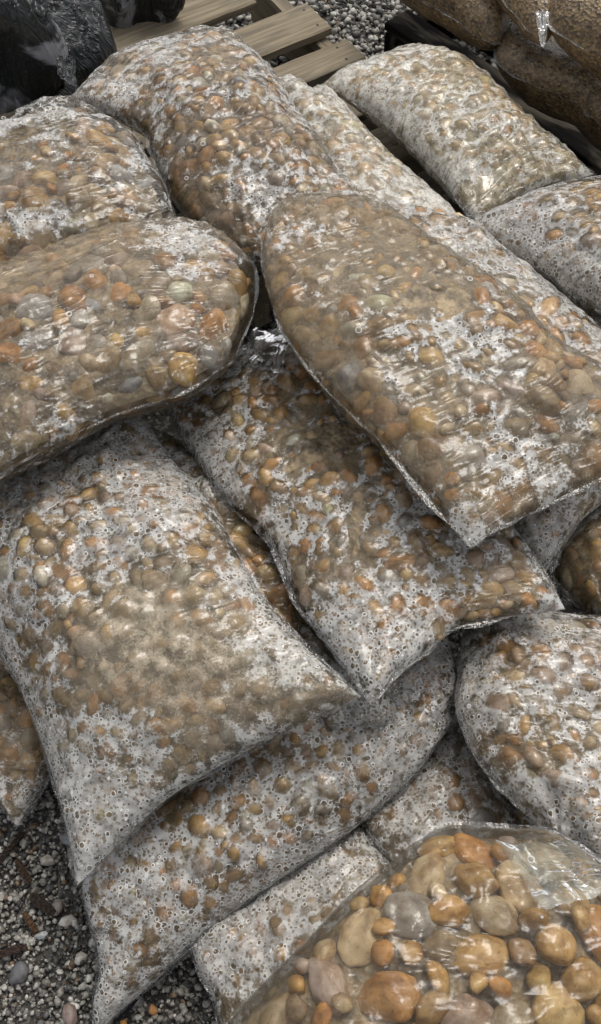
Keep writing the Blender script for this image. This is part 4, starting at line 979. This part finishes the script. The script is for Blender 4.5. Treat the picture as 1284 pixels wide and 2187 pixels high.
loose('loose_pebble', 'greyish brown stone among the bark chips at the left', 'pebble', -0.388, 0.220, (0.0140, 0.0107, 0.0083), (0.2, 0.18, 0.16), 4, 0.9, 'loose stones on the gravel')
loose('loose_pebble', 'dark slate stone at the left near the bottom', 'pebble', -0.433, 0.125, (0.0198, 0.0141, 0.0083), (0.09, 0.09, 0.1), 6, 1.2, 'loose stones on the gravel')
def chip(x, y, l, w, rz, col, label):
    import bmesh
    bm = bmesh.new(); r = random.Random(int(x * 9999) + int(y * 999))
    n = 7; top, bot = [], []
    for k in range(n):
        u = k / (n - 1); ww = w * (math.sin(math.pi * (0.12 + .76 * u)) ** .5) * r.uniform(.8, 1.1)
        for lst, z in ((top, .004), (bot, 0)):
            zz = z + .004 * math.sin(u * 3)
            lst.append((bm.verts.new(((u - .5) * l, -ww / 2, zz)), bm.verts.new(((u - .5) * l, ww / 2, zz + .001))))
    for k in range(n - 1):
        bm.faces.new((top[k][0], top[k + 1][0], top[k + 1][1], top[k][1])); bm.faces.new((bot[k][1], bot[k + 1][1], bot[k + 1][0], bot[k][0]))
        bm.faces.new((bot[k][0], bot[k + 1][0], top[k + 1][0], top[k][0])); bm.faces.new((top[k][1], top[k + 1][1], bot[k + 1][1], bot[k][1]))
    bm.faces.new((top[0][0], top[0][1], bot[0][1], bot[0][0])); bm.faces.new((top[-1][1], top[-1][0], bot[-1][0], bot[-1][1]))
    me = bpy.data.meshes.new('bark_chip'); bm.to_mesh(me); bm.free(); me.materials.append(M_BARK)
    o = bpy.data.objects.new('bark_chip', me); COL.objects.link(o); o.location = (x, y, .016); o.rotation_euler = (.05, .1, rz); o.color = (*col, 1)
    tag(o, label, 'bark chip', 'bark chips on the gravel')
chip(-0.473, 0.307, 0.067, 0.009, 1.0, (0.03, 0.022, 0.018), 'long dark bark chip at the left edge under the small bag end')
chip(-0.446, 0.275, 0.042, 0.012, -0.9, (0.05, 0.035, 0.025), 'short dark bark chip left of the pale flat stone')
chip(-0.409, 0.225, 0.050, 0.017, -0.6, (0.04, 0.032, 0.026), 'broad grey brown bark chip in the middle of the left gravel')
chip(-0.424, 0.199, 0.037, 0.010, -0.9, (0.1, 0.06, 0.035), 'thin reddish bark chip below the broad one')
chip(-0.259, 0.080, 0.048, 0.011, 0.9, (0.03, 0.03, 0.035), 'black sliver lying between the two lowest bags')
chip(-0.447, 0.157, 0.046, 0.012, 0.3, (0.05, 0.035, 0.03), 'dark bark chip at the left edge near the bottom')

def flap(bagroot, name, pts, label, fogv, hz, hcol, seed):
    """a loose tail of film beyond the fill: corners in metres, doubled over and crumpled"""
    A_, B_, C_, D_ = [np.array(q) for q in pts]; n = 40
    s, t = np.meshgrid(np.linspace(0, 1, n), np.linspace(0, 1, n)); s_, t_ = s[..., None], t[..., None]
    P = (A_ * (1 - s_) + B_ * s_) * (1 - t_) + (D_ * (1 - s_) + C_ * s_) * t_
    nn_ = np.cross(B_ - A_, D_ - A_); nn_ /= np.linalg.norm(nn_)
    rid = (1 - np.abs(2 * vnoise(s * 4, t * 1.5 + s, 1.0, seed, 2) - 1)) ** 2 * .007 + (vnoise(s, t, 4, seed + 1, 2) - .5) * .010
    P = P + nn_ * rid[..., None]
    q = .9 + .2 * vnoise(s, t, 7, seed + 2, 2)
    P = P.mean((0, 1)) + (P - P.mean((0, 1))) * q[..., None]
    k = n * n
    me = mesh_np(name, P.reshape(-1, 3), grid_faces(n, n), True, dict(gap=np.full(k, .006), fog=np.full(k, fogv), haze=np.full(k, hz), wrinkle=np.full(k, .3)),
                 {'hazecol': np.tile(np.array(hcol), (k, 1))}, np.stack([s * .12, t * .1], -1).reshape(-1, 2) + seed)
    o = link(name, me, M_FILM, bagroot)
    if label: o['label'] = label

flap(BAGS['A16'], 'film_flap', [(.225, .228, .49), (.300, .222, .535), (.355, .170, .53), (.262, .150, .525)], 'pale folded tail of film', .15, .26, (.36, .38, .31), 41)
flap(BAGS['A9'], 'film_flap', [(-.130, 1.030, .345), (-.078, 1.105, .375), (-.018, 1.09, .385), (-.035, 1.00, .385)], 'crinkled silvery tail of film', .45, .35, (.34, .34, .33), 52)
flap(bpy.data.objects['pellet_bag.002'], 'film_tip', [(.462, 1.80, .50), (.490, 1.80, .505), (.484, 1.752, .46), (.476, 1.752, .46)], 'shiny pointed tip of clear film', .1, .6, (.5, .5, .48), 63)
TP = bpy.data.objects['pellet_bag.002'].children[-1]; TP.data.materials.clear(); TP.data.materials.append(M_SEAM_PALE)
K1 = bpy.data.objects['black_bag']
flap(K1, 'gathered_neck', [(-.480, 1.72, .46), (-.446, 1.735, .45), (-.438, 1.665, .43), (-.474, 1.68, .45)], '', .2, .12, (.12, .12, .12), 71)
K1.children[-1].data.materials.clear(); K1.children[-1].data.materials.append(M_BLACK)
print('pebbles', len(PEBBLES), 'front', len(front), 'side', len(side), 'tris', sum(len(o.data.polygons) * (2 if len(o.data.polygons) and len(o.data.polygons[0].vertices) == 4 else 1) for o in SC.objects if o.type == 'MESH'))
